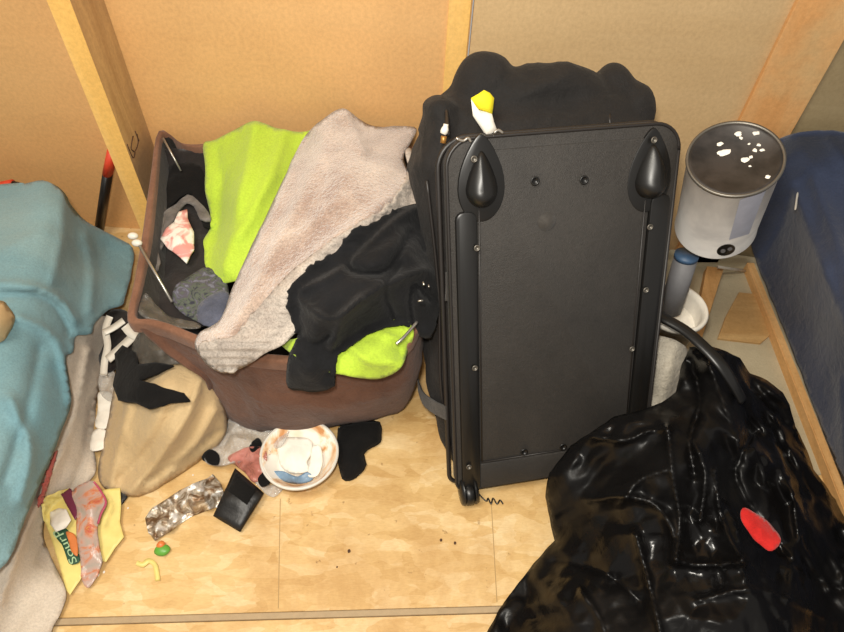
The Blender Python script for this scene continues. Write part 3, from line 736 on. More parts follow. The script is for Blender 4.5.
# soft body: rings in the (u, depth) plane, lofted along the length
def ring(v, u0, u1, d0, d1, n=10, e=3.0, skew=0.0):
    out = []; cu, cd = (u0 + u1) / 2, (d0 + d1) / 2; hu, hd = (u1 - u0) / 2, (d1 - d0) / 2
    for k in range(28):
        t = 2 * PI * k / 28; c_, s_ = math.cos(t), math.sin(t)
        x = abs(c_) ** (2 / e) * (1 if c_ > 0 else -1); y = abs(s_) ** (2 / e) * (1 if s_ > 0 else -1)
        out.append(S(cu + x * hu, v + skew * y, -(cd + y * hd)))
    return out
rings = [ring(.012, .01, SW - .01, .03, .055), ring(.04, 0, SW, .03, .10), ring(.10, -.018, SW + .002, .03, .17), ring(.22, -.028, SW - .01, .03, .22), ring(.36, -.018, SW - .02, .03, .24),
         ring(.50, -.02, SW - .02, .03, .25), ring(.60, -.035, SW - .01, .03, .25), ring(.65, -.022, SW - .01, .034, .25), ring(.685, .005, SW - .015, .06, .25), ring(.715, .02, SW - .025, .09, .24), ring(.735, .05, SW - .05, .12, .23), ring(.742, .09, SW - .09, .14, .20)]
body = loft('soft_body', rings, M['nylon_soft'], case, wr=.0, sub=3, cap=1)
def blobm(bm, c, ax1, ax2, ax3, e=2.4):
    r_ = bmesh.ops.create_icosphere(bm, subdivisions=3, radius=1)
    for v in r_['verts']:
        q = v.co.copy(); m_ = (abs(q.x) ** e + abs(q.y) ** e + abs(q.z) ** e) ** (1 / e); q = q / m_
        v.co = V3(c + ax1 * q.x + ax2 * q.y + ax3 * q.z)
def Sd(px, py, d): u, v = uv(px, py, -d); return S(u, v, -d)
bm = bmesh.new(); bm.from_mesh(body.data)
bmesh.ops.holes_fill(bm, edges=[e for e in bm.edges if e.is_boundary])
blobm(bm, Sd(484, 103, .15), B * .058, A * .080, N * .05)
blobm(bm, Sd(612, 104, .14), B * .040, A * .072, N * .04)
blobm(bm, Sd(630, 116, .13), B * .032, A * .062, N * .05)
blobm(bm, Sd(545, 102, .13), B * .12, A * .062, N * .05)
blobm(bm, Sd(440, 138, .12), B * .030, A * .07, N * .06)
bm.to_mesh(body.data); bm.free()
md = body.modifiers.new('r', 'REMESH'); md.mode = 'VOXEL'; md.voxel_size = .0055
md = body.modifiers.new('s', 'SMOOTH'); md.factor = .5; md.iterations = 26
bpy.context.view_layer.update()
me2 = bpy.data.meshes.new_from_object(body.evaluated_get(bpy.context.evaluated_depsgraph_get()))
body.modifiers.clear(); body.data = me2
me2.materials.clear(); me2.materials.append(M['nylon_soft'])
me2.update(); nrm = [v.normal.copy() for v in me2.vertices]
for v, n_ in zip(me2.vertices, nrm):
    rel = np.array(v.co[:]) - sO; vv_ = rel @ A; dd_ = -(rel @ N)
    if dd_ < .035: continue
    k = .6 if vv_ < .6 else 1.0
    q = Vector((v.co.x * 9, v.co.y * 9, v.co.z * 14)); q += noise.noise_vector(q * .7) * .6
    v.co += n_ * k * (.011 * (.35 - abs(noise.noise(q))) * 1.4 + .004 * (.3 - abs(noise.noise(q * 2.6))) )
for p in me2.polygons: p.use_smooth = True
base_pt = V3(S(SW / 2, 0, 0))
# left side: seam line, grey compression strap, grey tab
tube('seam', [S(.004, .04, -.05), S(-.012, .2, -.06), S(-.008, .4, -.07), S(-.020, .6, -.07)], .003, M['piping'], case, 6)
tube('seam', [Sd(448, 135, .02), Sd(446, 110, .08), Sd(442, 98, .10)], .0035, M['piping'], case, 6)
tube('seam', [Sd(610, 125, .05), Sd(609, 112, .07)], .003, M['piping'], case, 6)
def ribbon(name, pts, wvec, mat, parent, th=.002):
    P = catmull(pts, 6); vs, fs = [], []
    for i, p in enumerate(P):
        t = P[min(i + 1, len(P) - 1)] - P[max(i - 1, 0)]; t = t / np.linalg.norm(t); wv = np.array(wvec, float); nrm = np.cross(t, wv); nrm /= np.linalg.norm(nrm)
        if nrm @ (CAM - p) < 0: nrm = -nrm
        vs += [p - wv / 2, p + wv / 2, p + wv / 2 + nrm * th, p - wv / 2 + nrm * th]
    for i in range(len(P) - 1):
        for k in range(4): fs.append((i * 4 + k, i * 4 + (k + 1) % 4, (i + 1) * 4 + (k + 1) % 4, (i + 1) * 4 + k))
    fs.append((0, 1, 2, 3)); e_ = (len(P) - 1) * 4; fs.append((e_, e_ + 3, e_ + 2, e_ + 1))
    o = mesh_pf(name, vs, fs, mat, parent, False)
    bm = bmesh.new(); bm.from_mesh(o.data); bmesh.ops.recalc_face_normals(bm, faces=bm.faces); bm.to_mesh(o.data); bm.free(); return o
ribbon('compression_strap', [Sd(419, 385, .16), Sd(424, 398, .12), Sd(435, 407, .07), Sd(447, 413, .03)], A * .03, M['gstrap'], case, .003)
ribbon('side_tab', [Sd(449, 272, .035), Sd(449, 290, .035), Sd(448, 300, .035)], B * .012, M['gstrap'], case, .003)
# zip pulls
tube('zip_pull', [Sd(446, 124, .0), Sd(445, 129, .0), Sd(443, 134, .0)], [.004, .006, .005], M['wplastic'], case, 8, 2)
tube('zip_pull', [Sd(444, 136, .0), Sd(443, 143, .0)], .0045, plain('brass_pull', 'a8793c', .4, .6), case, 8, 2)
tube('zip_pull', [Sd(456, 138, .0), Sd(463, 141, .0), Sd(468, 138, .0), Sd(471, 142, .0)], .0022, M['steel'], case, 8, 3)
tube('zip_pull', [Sd(494, 133, .0), Sd(498, 130, .0), Sd(503, 133, .0)], .0022, M['steel'], case, 8, 3)
base(case, base_pt)
# yellow white sponge / tag lying on the top flap
sp = empty('luggage_tag', 'yellow and white crumpled tag hanging on top of the suitcase', 'tag')
def patch(name, pix, d, mat, parent, th=.006, bulge=.006):
    n = len(pix); pts = [Sd(a, b, d) for a, b in pix]; c = np.mean(pts, 0)
    nv = CAM - c; nv /= np.linalg.norm(nv)
    vs = [p for p in pts] + [p + nv * th for p in pts] + [c + (p - c) * .6 + nv * (th + bulge * .8) for p in pts] + [c + nv * (th + bulge)]
    fs = []
    for j in (0, 1):
        for k in range(n): fs.append((j * n + k, j * n + (k + 1) % n, (j + 1) * n + (k + 1) % n, (j + 1) * n + k))
    for k in range(n): fs.append((2 * n + k, 2 * n + (k + 1) % n, 3 * n))
    fs.append(tuple(range(n))[::-1])
    o = mesh_pf(name, vs, fs, mat, parent)
    bm = bmesh.new(); bm.from_mesh(o.data); bmesh.ops.recalc_face_normals(bm, faces=bm.faces); bm.to_mesh(o.data); bm.free(); return o
patch('yellow_end', [(471, 98), (478, 94), (484, 90), (490, 93), (494, 98), (493, 108), (492, 114), (484, 111), (478, 109), (473, 103)], .04, M['yellow'], sp)
patch('white_end', [(471, 99), (474, 104), (479, 110), (486, 112), (492, 114), (494, 122), (497, 130), (492, 136), (487, 137), (481, 128), (473, 116)], .038, M['wpaper'], sp)
base(sp, V3(Sd(484, 115, .04)))

# ================================================================ PAINT CAN, BUCKET, TUBE
can = empty('paint_can', 'white paint can with dark paint spotted lid tilted beside the suitcase', 'can')
d_ = ray(735, 158); d_ = d_ / np.linalg.norm(d_); lc = CAM + d_ * 1.13
dn = F * 630 + R * 185 - U * 278; dn = dn / np.linalg.norm(dn); up = -dn
cr = .0705; chh = .207
lathe('can_body', [(.0002, -chh), (cr - .003, -chh), (cr, -chh + .003), (cr, -chh + .005), (cr - .0015, -chh + .008), (cr - .0015, -.008), (cr, -.005)], M['label'], can, lc, up, 64)
lathe('rim', [(cr, -.006), (cr + .0015, -.003), (cr + .001, .001), (cr - .0025, .001), (cr - .0035, -.001)], M['screw'], can, lc, up, 64)
lathe('lid', [(cr - .003, -.001), (cr - .006, .0005), (cr - .008, -.0015), (.0002, -.0015)], M['lid'], can, lc, up, 64)
random.seed(4)
e1 = np.cross(up, [0, 1, 0]); e1 /= np.linalg.norm(e1)
e2 = np.cross(up, e1)
def onlid(px, py):
    d = ray(px, py); o_ = lc + up * (-.0013); t = ((o_ - CAM) @ up) / (d @ up); return CAM + d * t
def spot(px, py, r, el=1.0):
    c = onlid(px, py); n = 14; vs = [c + up * .0012]; fs = []
    for k in range(n):
        t = 2 * PI * k / n; rr = r * (1 + .35 * noise.noise(Vector((px + math.cos(t), py + math.sin(t), 1.3)) * 1.3)) * random.uniform(.8, 1.15)
        vs.append(c + e1 * math.cos(t) * rr * el + e2 * math.sin(t) * rr)
    for k in range(n): fs.append((0, 1 + k, 1 + (k + 1) % n))
    o = mesh_pf('paint_spot', vs, fs, M['wpaper'], can); return o
for q in ((723, 153, .0075, 1.4), (720, 144, .0035, 1.3), (738, 134, .005, 1), (741, 138, .003, 1), (756, 133, .004, 1.3), (745, 160, .005, 1.3), (751, 157, .003, 1), (755, 150, .0035, 1), (750, 166, .002, 1), (768, 177, .0035, 1), (749, 144, .002, 1), (762, 150, .0025, 1.4), (759, 145, .003, 1)): spot(*q)
# label emblem: dark round mark low on the label
def oncan(px, py, dr=.0006):
    d = ray(px, py); oc = CAM - lc; a_ = d - up * (d @ up); b_ = oc - up * (oc @ up); r = cr - .0015 + dr
    qa = a_ @ a_; qb = 2 * a_ @ b_; qc = b_ @ b_ - r * r; disc = qb * qb - 4 * qa * qc
    if disc < 0: return None
    t = (-qb - math.sqrt(disc)) / (2 * qa); return CAM + d * t
def candisc(name, cx, cy, rx, ry, mat, dr=.0006, rot=0.0):
    vs, fs = [], []; n = 20
    vs.append(oncan(cx, cy, dr))
    for j in (1, 2):
        for k in range(n):
            t = 2 * PI * k / n; x, y = rx * math.cos(t) * j / 2, ry * math.sin(t) * j / 2
            vs.append(oncan(cx + x * math.cos(rot) - y * math.sin(rot), cy + x * math.sin(rot) + y * math.cos(rot), dr))
    if any(v is None for v in vs): print('candisc miss'); return
    for k in range(n):
        fs.append((0, 1 + k, 1 + (k + 1) % n)); fs.append((1 + k, 1 + n + k, 1 + n + (k + 1) % n, 1 + (k + 1) % n))
    return mesh_pf(name, vs, fs, mat, can)
candisc('label_emblem', 726, 250, 9.5, 5.5, M['bplastic'], .0008, -.25)
candisc('label_emblem', 723, 251, 2.5, 2, M['tube'], .0014, -.25)
candisc('label_emblem', 730, 249, 2.5, 1.8, M['tube'], .0014, -.25)
# bluish panel on the right of the label
vs, fs = [], []
path0 = [(743, 197), (740, 212), (736, 228), (733, 243)]
gridp = []
for i in range(9):
    t = i / 8
    rowp = []
    for j in range(7):
        s = j / 6; xl_ = 740 - 11 * t; xr_ = 766 - 17 * t; py = 200 + 40 * t - s * (10 - 4 * t)
        p = oncan(xl_ + (xr_ - xl_) * s, py, .0006); rowp.append(p if p is not None else rowp[-1])
    gridp.append(rowp)
vs = [p for r_ in gridp for p in r_]
for i in range(8):
    for j in range(6): fs.append((i * 7 + j, i * 7 + j + 1, (i + 1) * 7 + j + 1, (i + 1) * 7 + j))
mesh_pf('label_panel', vs, fs, plain('label_blue_grey', 'a3a6b4', .5), can)
base(can, V3(lc + dn * chh))

bk_c = atz(675, 306, .235)
bucket = empty('bucket', 'dirty white plastic bucket under the paint can', 'bucket')
br = .062
lathe('bucket_body', [(.0002, .004), (br * .8, .004), (br * .82, .0), (br * .86, .01), (br, .225), (br + .006, .225), (br + .007, .232), (br + .004, .237), (br - .001, .236), (br - .005, .225), (br * .84, .02), (.0002, .02)], M['wplastic'], bucket, (bk_c[0], bk_c[1], 0), (0, 0, 1), 48)
lathe('filling', [(br - .005, .19), (br * .5, .195), (.0002, .2)], M['wpaper'], bucket, (bk_c[0], bk_c[1], 0), (0, 0, 1), 32)
base(bucket, Vector((bk_c[0], bk_c[1], 0)))
tb = empty('caulk_tube', 'grey tube with blue end standing in the bucket under the can', 'tube')
ta, tb2 = atz(670, 310, .22), atz(687, 254, .36)
tube('tube_body', [ta, ta + (tb2 - ta) * .93], .0225, M['tube'], tb, 20, 1)
tube('blue_collar', [ta + (tb2 - ta) * .93, tb2], .0228, M['blue'], tb, 20, 1)
base(tb, V3(ta))
wb = C_('plastic_bag', [(652, 340, .2), (662, 336, .21), (684, 345, .2), (690, 362, .15), (688, 385, .12), (682, 402, .10), (660, 412, .10), (645, 412, .1), (640, 395, .12), (646, 365, .16)], [(668, 370, .18)], M['crumple'],
    'crumpled white plastic bag between the suitcase and bin bag', 'bag', amp=.012, freq=16, seed=31, kind='facet', thick=.003, res=3)
stp = tube('black_strap', [atz(640, 302, .26), atz(656, 314, .28), atz(683, 329, .29), atz(703, 346, .295), atz(720, 364, .29), atz(732, 382, .27), atz(742, 400, .24)], .0125, M['bplastic'], None, 14, 6, .55)
tag(stp, 'curved black strap running from the suitcase towards the bin bag', 'strap')
# scraps at the back right
def flat(name, pix, z, h, mat, label, cat, group=None):
    top = [atz(a, b, z) for a, b in pix]; bot = [p - np.array([0, 0, h]) for p in top]; n = len(pix)
    bm = bmesh.new(); vt = [bm.verts.new(V3(p)) for p in top]; vb = [bm.verts.new(V3(p)) for p in bot]
    bm.faces.new(vt); bm.faces.new(vb[::-1])
    for k in range(n): bm.faces.new((vt[k], vb[k], vb[(k + 1) % n], vt[(k + 1) % n]))
    bmesh.ops.recalc_face_normals(bm, faces=bm.faces)
    bmesh.ops.bevel(bm, geom=list(bm.edges), offset=min(.0008, h * .3), segments=1, affect='EDGES')
    o = obj(name, bm, mat, None, False); tag(o, label, cat, group); return o
flat('plywood_scrap', [(739, 292), (758, 294), (770, 335), (761, 343), (718, 338), (726, 316)], .010, .008, M['ply'], 'small square plywood scrap on the floor by the long board', 'board')
flat('wood_lath', [(707, 266), (724, 268), (714, 300), (702, 338), (694, 334)], .03, .026, M['plank'], 'short wooden lath on the floor behind the bucket', 'board')
wr_ = tube('white_rod', [atz(718, 267, .045), atz(745, 271, .01)], .004, M['wplastic'], None, 8); tag(wr_, 'short white stick on the floor under the paint can', 'stick')

# ================================================================ GARBAGE BAG
bag = C_('garbage_bag', [(549, 473, .09), (545, 497, .06), (554, 540, .035), (533, 564, .02), (504, 602, .008), (487, 632, .008), (468, 680, .008), (480, 740, .008), (560, 790, .008), (680, 800, .008), (800, 790, .01), (880, 740, .02), (885, 640, .04), (870, 570, .06), (850, 518, .04), (832, 495, .05), (814, 469, .06), (805, 445, .07), (795, 426, .09), (790, 405, .1), (783, 392, .11), (767, 380, .13), (750, 373, .16), (740, 358, .19), (719, 348, .22), (705, 345, .23), (690, 347, .23), (682, 363, .23), (676, 392, .24), (662, 402, .25), (638, 411, .26), (614, 416, .24), (595, 430, .2), (571, 445, .14)],
    [(640, 440, .26), (700, 430, .28), (720, 380, .25), (600, 500, .165), (560, 580, .07), (680, 520, .27), (640, 600, .19), (760, 460, .19), (800, 560, .15), (740, 540, .24), (700, 640, .24), (780, 640, .2), (620, 700, .17), (760, 710, .19), (560, 680, .08)], M['bag'],
    'large black plastic garbage bag slumped in the lower right', 'garbage bag', amp=.034, freq=10.5, seed=43, kind='facet', fp=1.0, thick=.003, res=2.7, ang=.5, edge=.008, smooth_out=1,
    folds=[([(590, 500), (625, 497), (655, 505), (672, 530), (676, 560)], 4, .022), ([(676, 560), (700, 565), (742, 562)], 3, .024), ([(668, 430), (672, 470), (680, 520), (676, 558)], 4, .024),
           ([(690, 360), (700, 400), (690, 440), (694, 475)], 5, -.03), ([(715, 470), (722, 520), (742, 560)], 3, .024), ([(590, 436), (625, 440), (645, 432), (666, 428)], 4, .022), ([(740, 400), (752, 430), (735, 470), (748, 505)], 4, -.03),
           ([(636, 535), (648, 580), (662, 640)], 4, .024), ([(770, 430), (790, 480), (800, 540), (830, 590)], 4, .022), ([(555, 560), (600, 570), (640, 600)], 6, -.014), ([(750, 505), (790, 560), (840, 590)], 4, -.022),
           ([(710, 365), (722, 400), (738, 440), (732, 470)], 3, .02), ([(620, 505), (640, 480), (666, 470)], 3, .015), ([(690, 440), (705, 470), (700, 520)], 3, .018), ([(760, 400), (780, 430), (812, 500)], 3, .018), ([(700, 600), (760, 590), (830, 620)], 5, .018), ([(580, 590), (600, 620), (610, 660)], 4, .014), ([(725, 500), (740, 545), (745, 580)], 3, .015)])
redc = C_('red_cloth', [(743, 508, .3), (754, 512, .3), (768, 521, .3), (781, 539, .3), (772, 551, .3), (760, 545, .3), (751, 535, .3), (742, 520, .3)], [(760, 530, .31)], M['red'],
    'bright red cloth showing through the folds of the garbage bag', 'cloth', amp=.003, freq=20, seed=42, over=[lay(bag)], gap=.004, thick=.004, res=3)

# ================================================================ FLOOR LITTER
tan = C_('tan_bag', [(138, 356, .14), (160, 350, .16), (185, 352, .17), (205, 368, .16), (218, 390, .13), (226, 412, .09), (226, 432, .05), (214, 450, .02), (198, 462, .012), (178, 476, .01), (155, 490, .01), (138, 497, .01), (118, 494, .01), (104, 488, .012), (98, 472, .02), (104, 440, .04), (110, 410, .07), (114, 385, .1), (122, 368, .12)],
    [(160, 385, .19), (165, 430, .14), (140, 450, .08), (190, 420, .13), (140, 410, .13)], M['tan'],
    'tan cloth bag slumped on the floor beside the storage bin', 'bag', amp=.008, freq=9, seed=51, ang=1.0, thick=.004, edge=.01, res=3.5,
    folds=[([(200, 380), (185, 420), (150, 470), (130, 492)], 5, 0.0180), ([(215, 410), (195, 445), (165, 475)], 4, 0.0180), ([(175, 400), (155, 440), (120, 480)], 5, -0.0120), ([(218, 432), (180, 462), (145, 482)], 2.5, -0.0150), ([(130, 405), (118, 450), (112, 485)], 4, 0.0120)])
dkp = C_('smoky_wrapper', [(140, 332, .18), (155, 333, .2), (175, 342, .2), (194, 350, .2), (190, 361, .2), (172, 365, .19), (150, 366, .17), (134, 366, .15), (130, 352, .14)], [(160, 350, .22)], M['clear2'],
    'crinkled smoky clear plastic over dark cloth under the bin rim', 'wrapper', amp=.009, freq=26, seed=52, kind='facet', over=[lay(tan)], gap=.006, thick=.002, res=3)
bg = C_('black_tights', [(114, 354, .1), (122, 345, .12), (134, 352, .15), (137, 364, .17), (155, 362, .19), (174, 365, .2), (158, 372, .2), (139, 380, .19), (160, 386, .2), (184, 393, .2), (190, 402, .19), (170, 404, .19), (148, 409, .18), (135, 403, .16), (118, 401, .12), (113, 385, .1), (116, 368, .1)], [(128, 380, .16)], M['black_cl'],
    'black forked garment lying on top of the tan bag', 'clothing', amp=.008, freq=22, seed=53, over=[lay(tan)], gap=.008, thick=.005, res=2.6, smooth_out=1)
# white strap lattice (one thing)
lat = empty('plastic_strips', 'white plastic strips crossing between the teal blanket and bin corner', 'plastic strip')
def pribbon(name, pix, z, wpx, mat, parent, th=.003):
    P = catmull(pix, 4) if len(pix) > 2 else [np.array(p, float) for p in pix]
    L_, R_ = [], []
    for i, p in enumerate(P):
        t = P[min(i + 1, len(P) - 1)] - P[max(i - 1, 0)]; t = t / np.linalg.norm(t); n_ = np.array([-t[1], t[0]]) * wpx / 2
        L_.append(p + n_); R_.append(p - n_)
    vs, fs = [], []
    for l, r in zip(L_, R_):
        a, b = atz(*l, z), atz(*r, z); vs += [a, b, b + np.array([0, 0, th]), a + np.array([0, 0, th])]
    for i in range(len(P) - 1):
        for k in range(4): fs.append((i * 4 + k, i * 4 + (k + 1) % 4, (i + 1) * 4 + (k + 1) % 4, (i + 1) * 4 + k))
    fs.append((0, 1, 2, 3)); e_ = (len(P) - 1) * 4; fs.append((e_, e_ + 3, e_ + 2, e_ + 1))
    return mesh_pf(name, vs, fs, mat, parent)
pribbon('strip', [(110, 317), (106, 330), (108, 346), (105, 362), (104, 376)], .085, 7, M['wplastic'], lat)
pribbon('strip', [(124, 321), (114, 328), (104, 333)], .09, 6, M['wplastic'], lat)
pribbon('strip', [(138, 332), (128, 342), (116, 353), (108, 360)], .093, 8, M['wplastic'], lat)
pribbon('strip', [(126, 326), (132, 333), (138, 336)], .097, 11, M['wplastic'], lat)
base(lat, V3(atz(115, 345, .085)))
dk0 = C_('dark_rag', [(102, 314, .05), (125, 310, .05), (138, 330, .06), (135, 352, .06), (118, 366, .05), (102, 372, .04), (98, 345, .04)], [], M['dgrey_cl'],
    'dark grey rag beneath the crossing white plastic strips', 'rag', amp=.008, freq=22, seed=54, thick=.005, res=3)
def tissue(pix, seed, lab):
    return C_('tissue', [(a, b, .03) for a, b in pix], [], M['wpaper'], lab, 'tissue', amp=.003, freq=30, seed=seed, kind='lump', thick=.003, res=2.5, smooth_out=3)
tissue([(98, 392), (112, 394), (113, 412), (107, 428), (95, 426), (98, 408)], 55, 'upper white folded tissue between the sheet and the tan bag')
tissue([(94, 430), (107, 431), (105, 446), (100, 450), (90, 449)], 56, 'lower white folded tissue between the sheet and the tan bag')
C_('clear_wrapper', [(103, 368, .04), (114, 372, .04), (117, 390, .04), (112, 402, .04), (102, 396, .035), (98, 382, .03)], [], M['clear'], 'clear crinkled wrapper just above the white tissues', 'wrapper', amp=.008, freq=34, seed=57, kind='facet', thick=.0015, res=2.5)

# candy bag: yellow opened bag with printed transparent front
cb = empty('candy_bag', 'opened pale yellow candy bag with green lettering on the floor', 'candy bag')
yb = cloth('yellow_sheet', [(41, 501, .018), (48, 496, .018), (62, 490, .018), (70, 488, .02), (80, 505, .02), (96, 530, .02), (90, 560, .016), (80, 580, .012), (70, 595, .012), (66, 590, .012), (58, 560, .014), (50, 535, .016), (44, 520, .018)], [], M['pyellow'], amp=.003, freq=14, seed=61, over=[lay(sheet)], thick=.0012, res=2.5, parent=cb, smooth_out=0)
yb2 = cloth('yellow_sheet', [(95, 492, .02), (108, 489, .02), (120, 488, .02), (121, 505, .015), (120, 522, .012), (124, 537, .012), (115, 548, .012), (106, 562, .012), (98, 560, .012), (90, 540, .015), (92, 515, .02)], [], M['pyellow'], amp=.003, freq=14, seed=62, thick=.0012, res=2.5, parent=cb, smooth_out=0)
mr = cloth('maroon_corner', [(61, 494, .03), (70, 488, .03), (76, 498, .03), (80, 512, .03), (75, 520, .03), (66, 504, .03)], [], M['maroon'], amp=.001, freq=14, seed=63, over=[lay(yb)], gap=.003, thick=.001, res=2.5, parent=cb, smooth_out=0)
cp = cloth('clear_window', [(72, 492, .03), (85, 482, .035), (95, 482, .035), (102, 492, .03), (107, 503, .03), (101, 516, .03), (97, 530, .03), (100, 548, .025), (102, 562, .02), (96, 578, .012), (88, 588, .01), (82, 580, .012), (80, 560, .02), (77, 540, .03), (76, 525, .03), (77, 510, .03)], [(90, 510, .045), (90, 545, .035)], M['candyprint'], amp=.004, freq=30, seed=64, kind='crumple', over=[lay(yb), lay(yb2), lay(mr)], gap=.004, thick=.001, res=2.5, parent=cb)
rim_ = pribbon('red_edge', [(94, 482), (100, 490), (106, 502), (101, 514), (98, 524)], .05, 2, plain('rose_edge', 'b04a62', .5), cb, .001)
org = cloth('orange_print', [(66, 532, .03), (74, 534, .03), (78, 545, .03), (77, 556, .03), (72, 552, .03), (69, 542, .03)], [], plain('orange_ink', 'c9743a', .5), amp=.001, seed=66, over=[lay(yb)], gap=.0025, thick=.0008, res=2.5, parent=cb)
wpz = cloth('white_label', [(50, 512, .03), (58, 508, .03), (66, 509, .03), (71, 520, .03), (66, 528, .03), (56, 532, .03), (50, 524, .03)], [(60, 520, .035)], M['wpaper'], amp=.004, freq=40, seed=67, kind='facet', over=[lay(yb)], gap=.004, thick=.001, res=2, parent=cb, smooth_out=0)
def lettering(text, p0, p1, hgt, mat, parent, lf, name='lettering', gap=.002, off=0.0, depth=.0004):
    cu = bpy.data.curves.new('t', 'FONT'); cu.body = text; cu.size = 1; cu.offset = off; cu.extrude = 0
    to = bpy.data.objects.new('t', cu); C.objects.link(to); bpy.context.view_layer.update()
    me = bpy.data.meshes.new_from_object(to.evaluated_get(bpy.context.evaluated_depsgraph_get())); C.objects.unlink(to); bpy.data.objects.remove(to)
    bm = bmesh.new(); bm.from_mesh(me); bmesh.ops.triangulate(bm, faces=bm.faces)
    xs_ = [v.co.x for v in bm.verts]; w = max(xs_); a = np.array(p0, float); b = np.array(p1, float); t = (b - a) / np.linalg.norm(b - a); n_ = np.array([t[1], -t[0]])
    for v in bm.verts:
        s = v.co.x / w; q = a + (b - a) * s + n_ * v.co.y * hgt * (1 + .35 * max(0, s - .6) / .4)
        z = LAYERS[lf](q[0], q[1])
        if z is None: z = .02
        v.co = V3(atz(q[0], q[1], z + gap))
    bm.to_mesh(me); bm.free(); o = link(name, me, mat, parent, False)
    return o
# green backing band of the lettering, then the letters
ban = cloth('green_band', [(70, 564, .02), (79, 562, .02), (78, 552, .02), (72, 549, .02), (69, 540, .02), (68, 530, .02), (60, 527, .02), (55, 530, .02), (57, 539, .02), (62, 545, .02), (66, 554, .02)], [], M['dgreen'], amp=.0, seed=66, over=[lay(yb)], gap=.003, thick=.0006, res=2, parent=cb)
lettering('SourP', (77.5, 562), (61, 528), 11, M['lgreen'], cb, lay(ban), gap=.0018)
base(cb, V3(atz(80, 540, .01)))

foil = C_('foil_wrapper', [(145, 518, .012), (152, 508, .018), (165, 500, .02), (180, 490, .022), (197, 482, .022), (208, 478, .02), (213, 474, .02), (221, 484, .02), (224, 497, .015), (222, 506, .01), (208, 510, .008), (190, 517, .006), (172, 530, .006), (155, 541, .006), (148, 532, .008)], [(185, 500, .04), (160, 518, .03), (208, 492, .035)], M['foil'],
    'crumpled silver and brown foil snack wrapper on the floor', 'wrapper', amp=.014, freq=34, seed=71, kind='facet', thick=.0015, res=1.8, smooth_out=0)
cd = empty('candy_piece', 'tiny green and orange candy below the foil wrapper', 'candy')
def pebble(name, px, py, rx, ry, rz, mat, parent=None, zc=None):
    c = atz(px, py, rz if zc is None else zc); bm = bmesh.new(); bmesh.ops.create_icosphere(bm, subdivisions=3, radius=1)
    for v in bm.verts:
        k = 1 + .12 * noise.noise(v.co * 1.7 + Vector((px, py, 0)))
        v.co = Vector((v.co.x * rx * k, v.co.y * ry * k, v.co.z * rz)) + V3(c)
    return obj(name, bm, mat, parent)
pebble('green_half', 162, 550, .0145, .011, .007, M['green'], cd); pebble('orange_half', 161, 545, .008, .008, .008, plain('orange_candy', 'd87a3c', .4), cd, .009)
base(cd, V3(atz(161, 549, 0)))
yst = pribbon('yellow_strip', [(137, 563), (143, 565), (149, 561), (155, 565), (157, 573), (158, 581)], .002, 5, M['pyellow'], None, .003); tag(yst, 'small bent pale yellow strip on the floor below the candy', 'strip')
C_('black_scrap', [(119, 489, .012), (131, 490, .006), (127, 498, .006), (120, 507, .006)], [], M['leather'], 'small black triangular scrap sticking out from under the tan bag', 'scrap', amp=0, thick=.002, res=2.5, smooth_out=0)
# plastic bags and socks round the bowl
cg = C_('grey_plastic_bag', [(205, 455, .02), (215, 440, .03), (226, 425, .05), (232, 418, .06), (245, 426, .05), (262, 432, .04), (275, 425, .05), (290, 428, .04), (280, 448, .03), (262, 458, .03), (240, 462, .02), (222, 466, .015), (208, 464, .01)], [(235, 440, .05), (262, 442, .045)], M['clear'],
    'clear grey crinkled plastic bag between tan bag and bowl', 'bag', amp=.022, freq=24, seed=72, kind='facet', thick=.0015, res=2.6)
for q, s_, lb in (([(202, 457), (210, 449), (219, 455), (217, 464), (206, 462)], 73, 'small black sock end left of the pink plastic bag'), ([(250, 445), (258, 438), (262, 446), (252, 452)], 74, 'small black scrap between grey plastic bag and bowl'), ([(258, 478), (266, 471), (270, 482), (262, 486)], 75, 'small black scrap under the lower left of the bowl')):
    C_('black_scrap', [(a, b, .03) for a, b in q], [], M['black_cl'], lb, 'scrap', amp=.002, seed=s_, over=[lay(cg)], gap=.004, thick=.004, res=2.5)
pkb = C_('pink_plastic_bag', [(228, 458, .02), (240, 450, .03), (256, 446, .035), (266, 450, .035), (266, 465, .03), (262, 478, .02), (254, 482, .015), (246, 474, .02), (236, 466, .02)], [(252, 460, .045)], M['pinkfilm'],
    'pinkish red crinkled plastic bag left of the bowl', 'bag', amp=.016, freq=26, seed=76, kind='facet', over=[lay(cg)], gap=.004, thick=.0015, res=2.5)
C_('pale_wrapper', [(255, 482, .01), (268, 484, .01), (284, 486, .01), (275, 497, .008), (266, 494, .008)], [], M['clear'], 'pale wrapper showing below the bowl', 'wrapper', amp=.002, freq=30, seed=77, thick=.0015, res=2.5)
wal = empty('wallet', 'flat black leather wallet lying between foil wrapper and bowl', 'wallet')
wl = cloth('wallet_body', [(235, 468, .03), (264, 493, .026), (240, 532, .014), (213, 516, .016)], [(240, 500, .034)], M['leather'], amp=.003, freq=18, seed=78, over=[lay(foil)], gap=.003, thick=.012, res=2.6, smooth_out=0, parent=wal, edge=.004)
wl2 = cloth('wallet_flap', [(236, 472, .04), (256, 489, .036), (247, 505, .034), (227, 490, .036)], [(241, 488, .045)], M['black_cl'], amp=.002, freq=18, seed=79, over=[lay(wl)], gap=.004, thick=.004, res=2.6, smooth_out=0, parent=wal, edge=.003)
base(wal, V3(atz(238, 500, 0)))
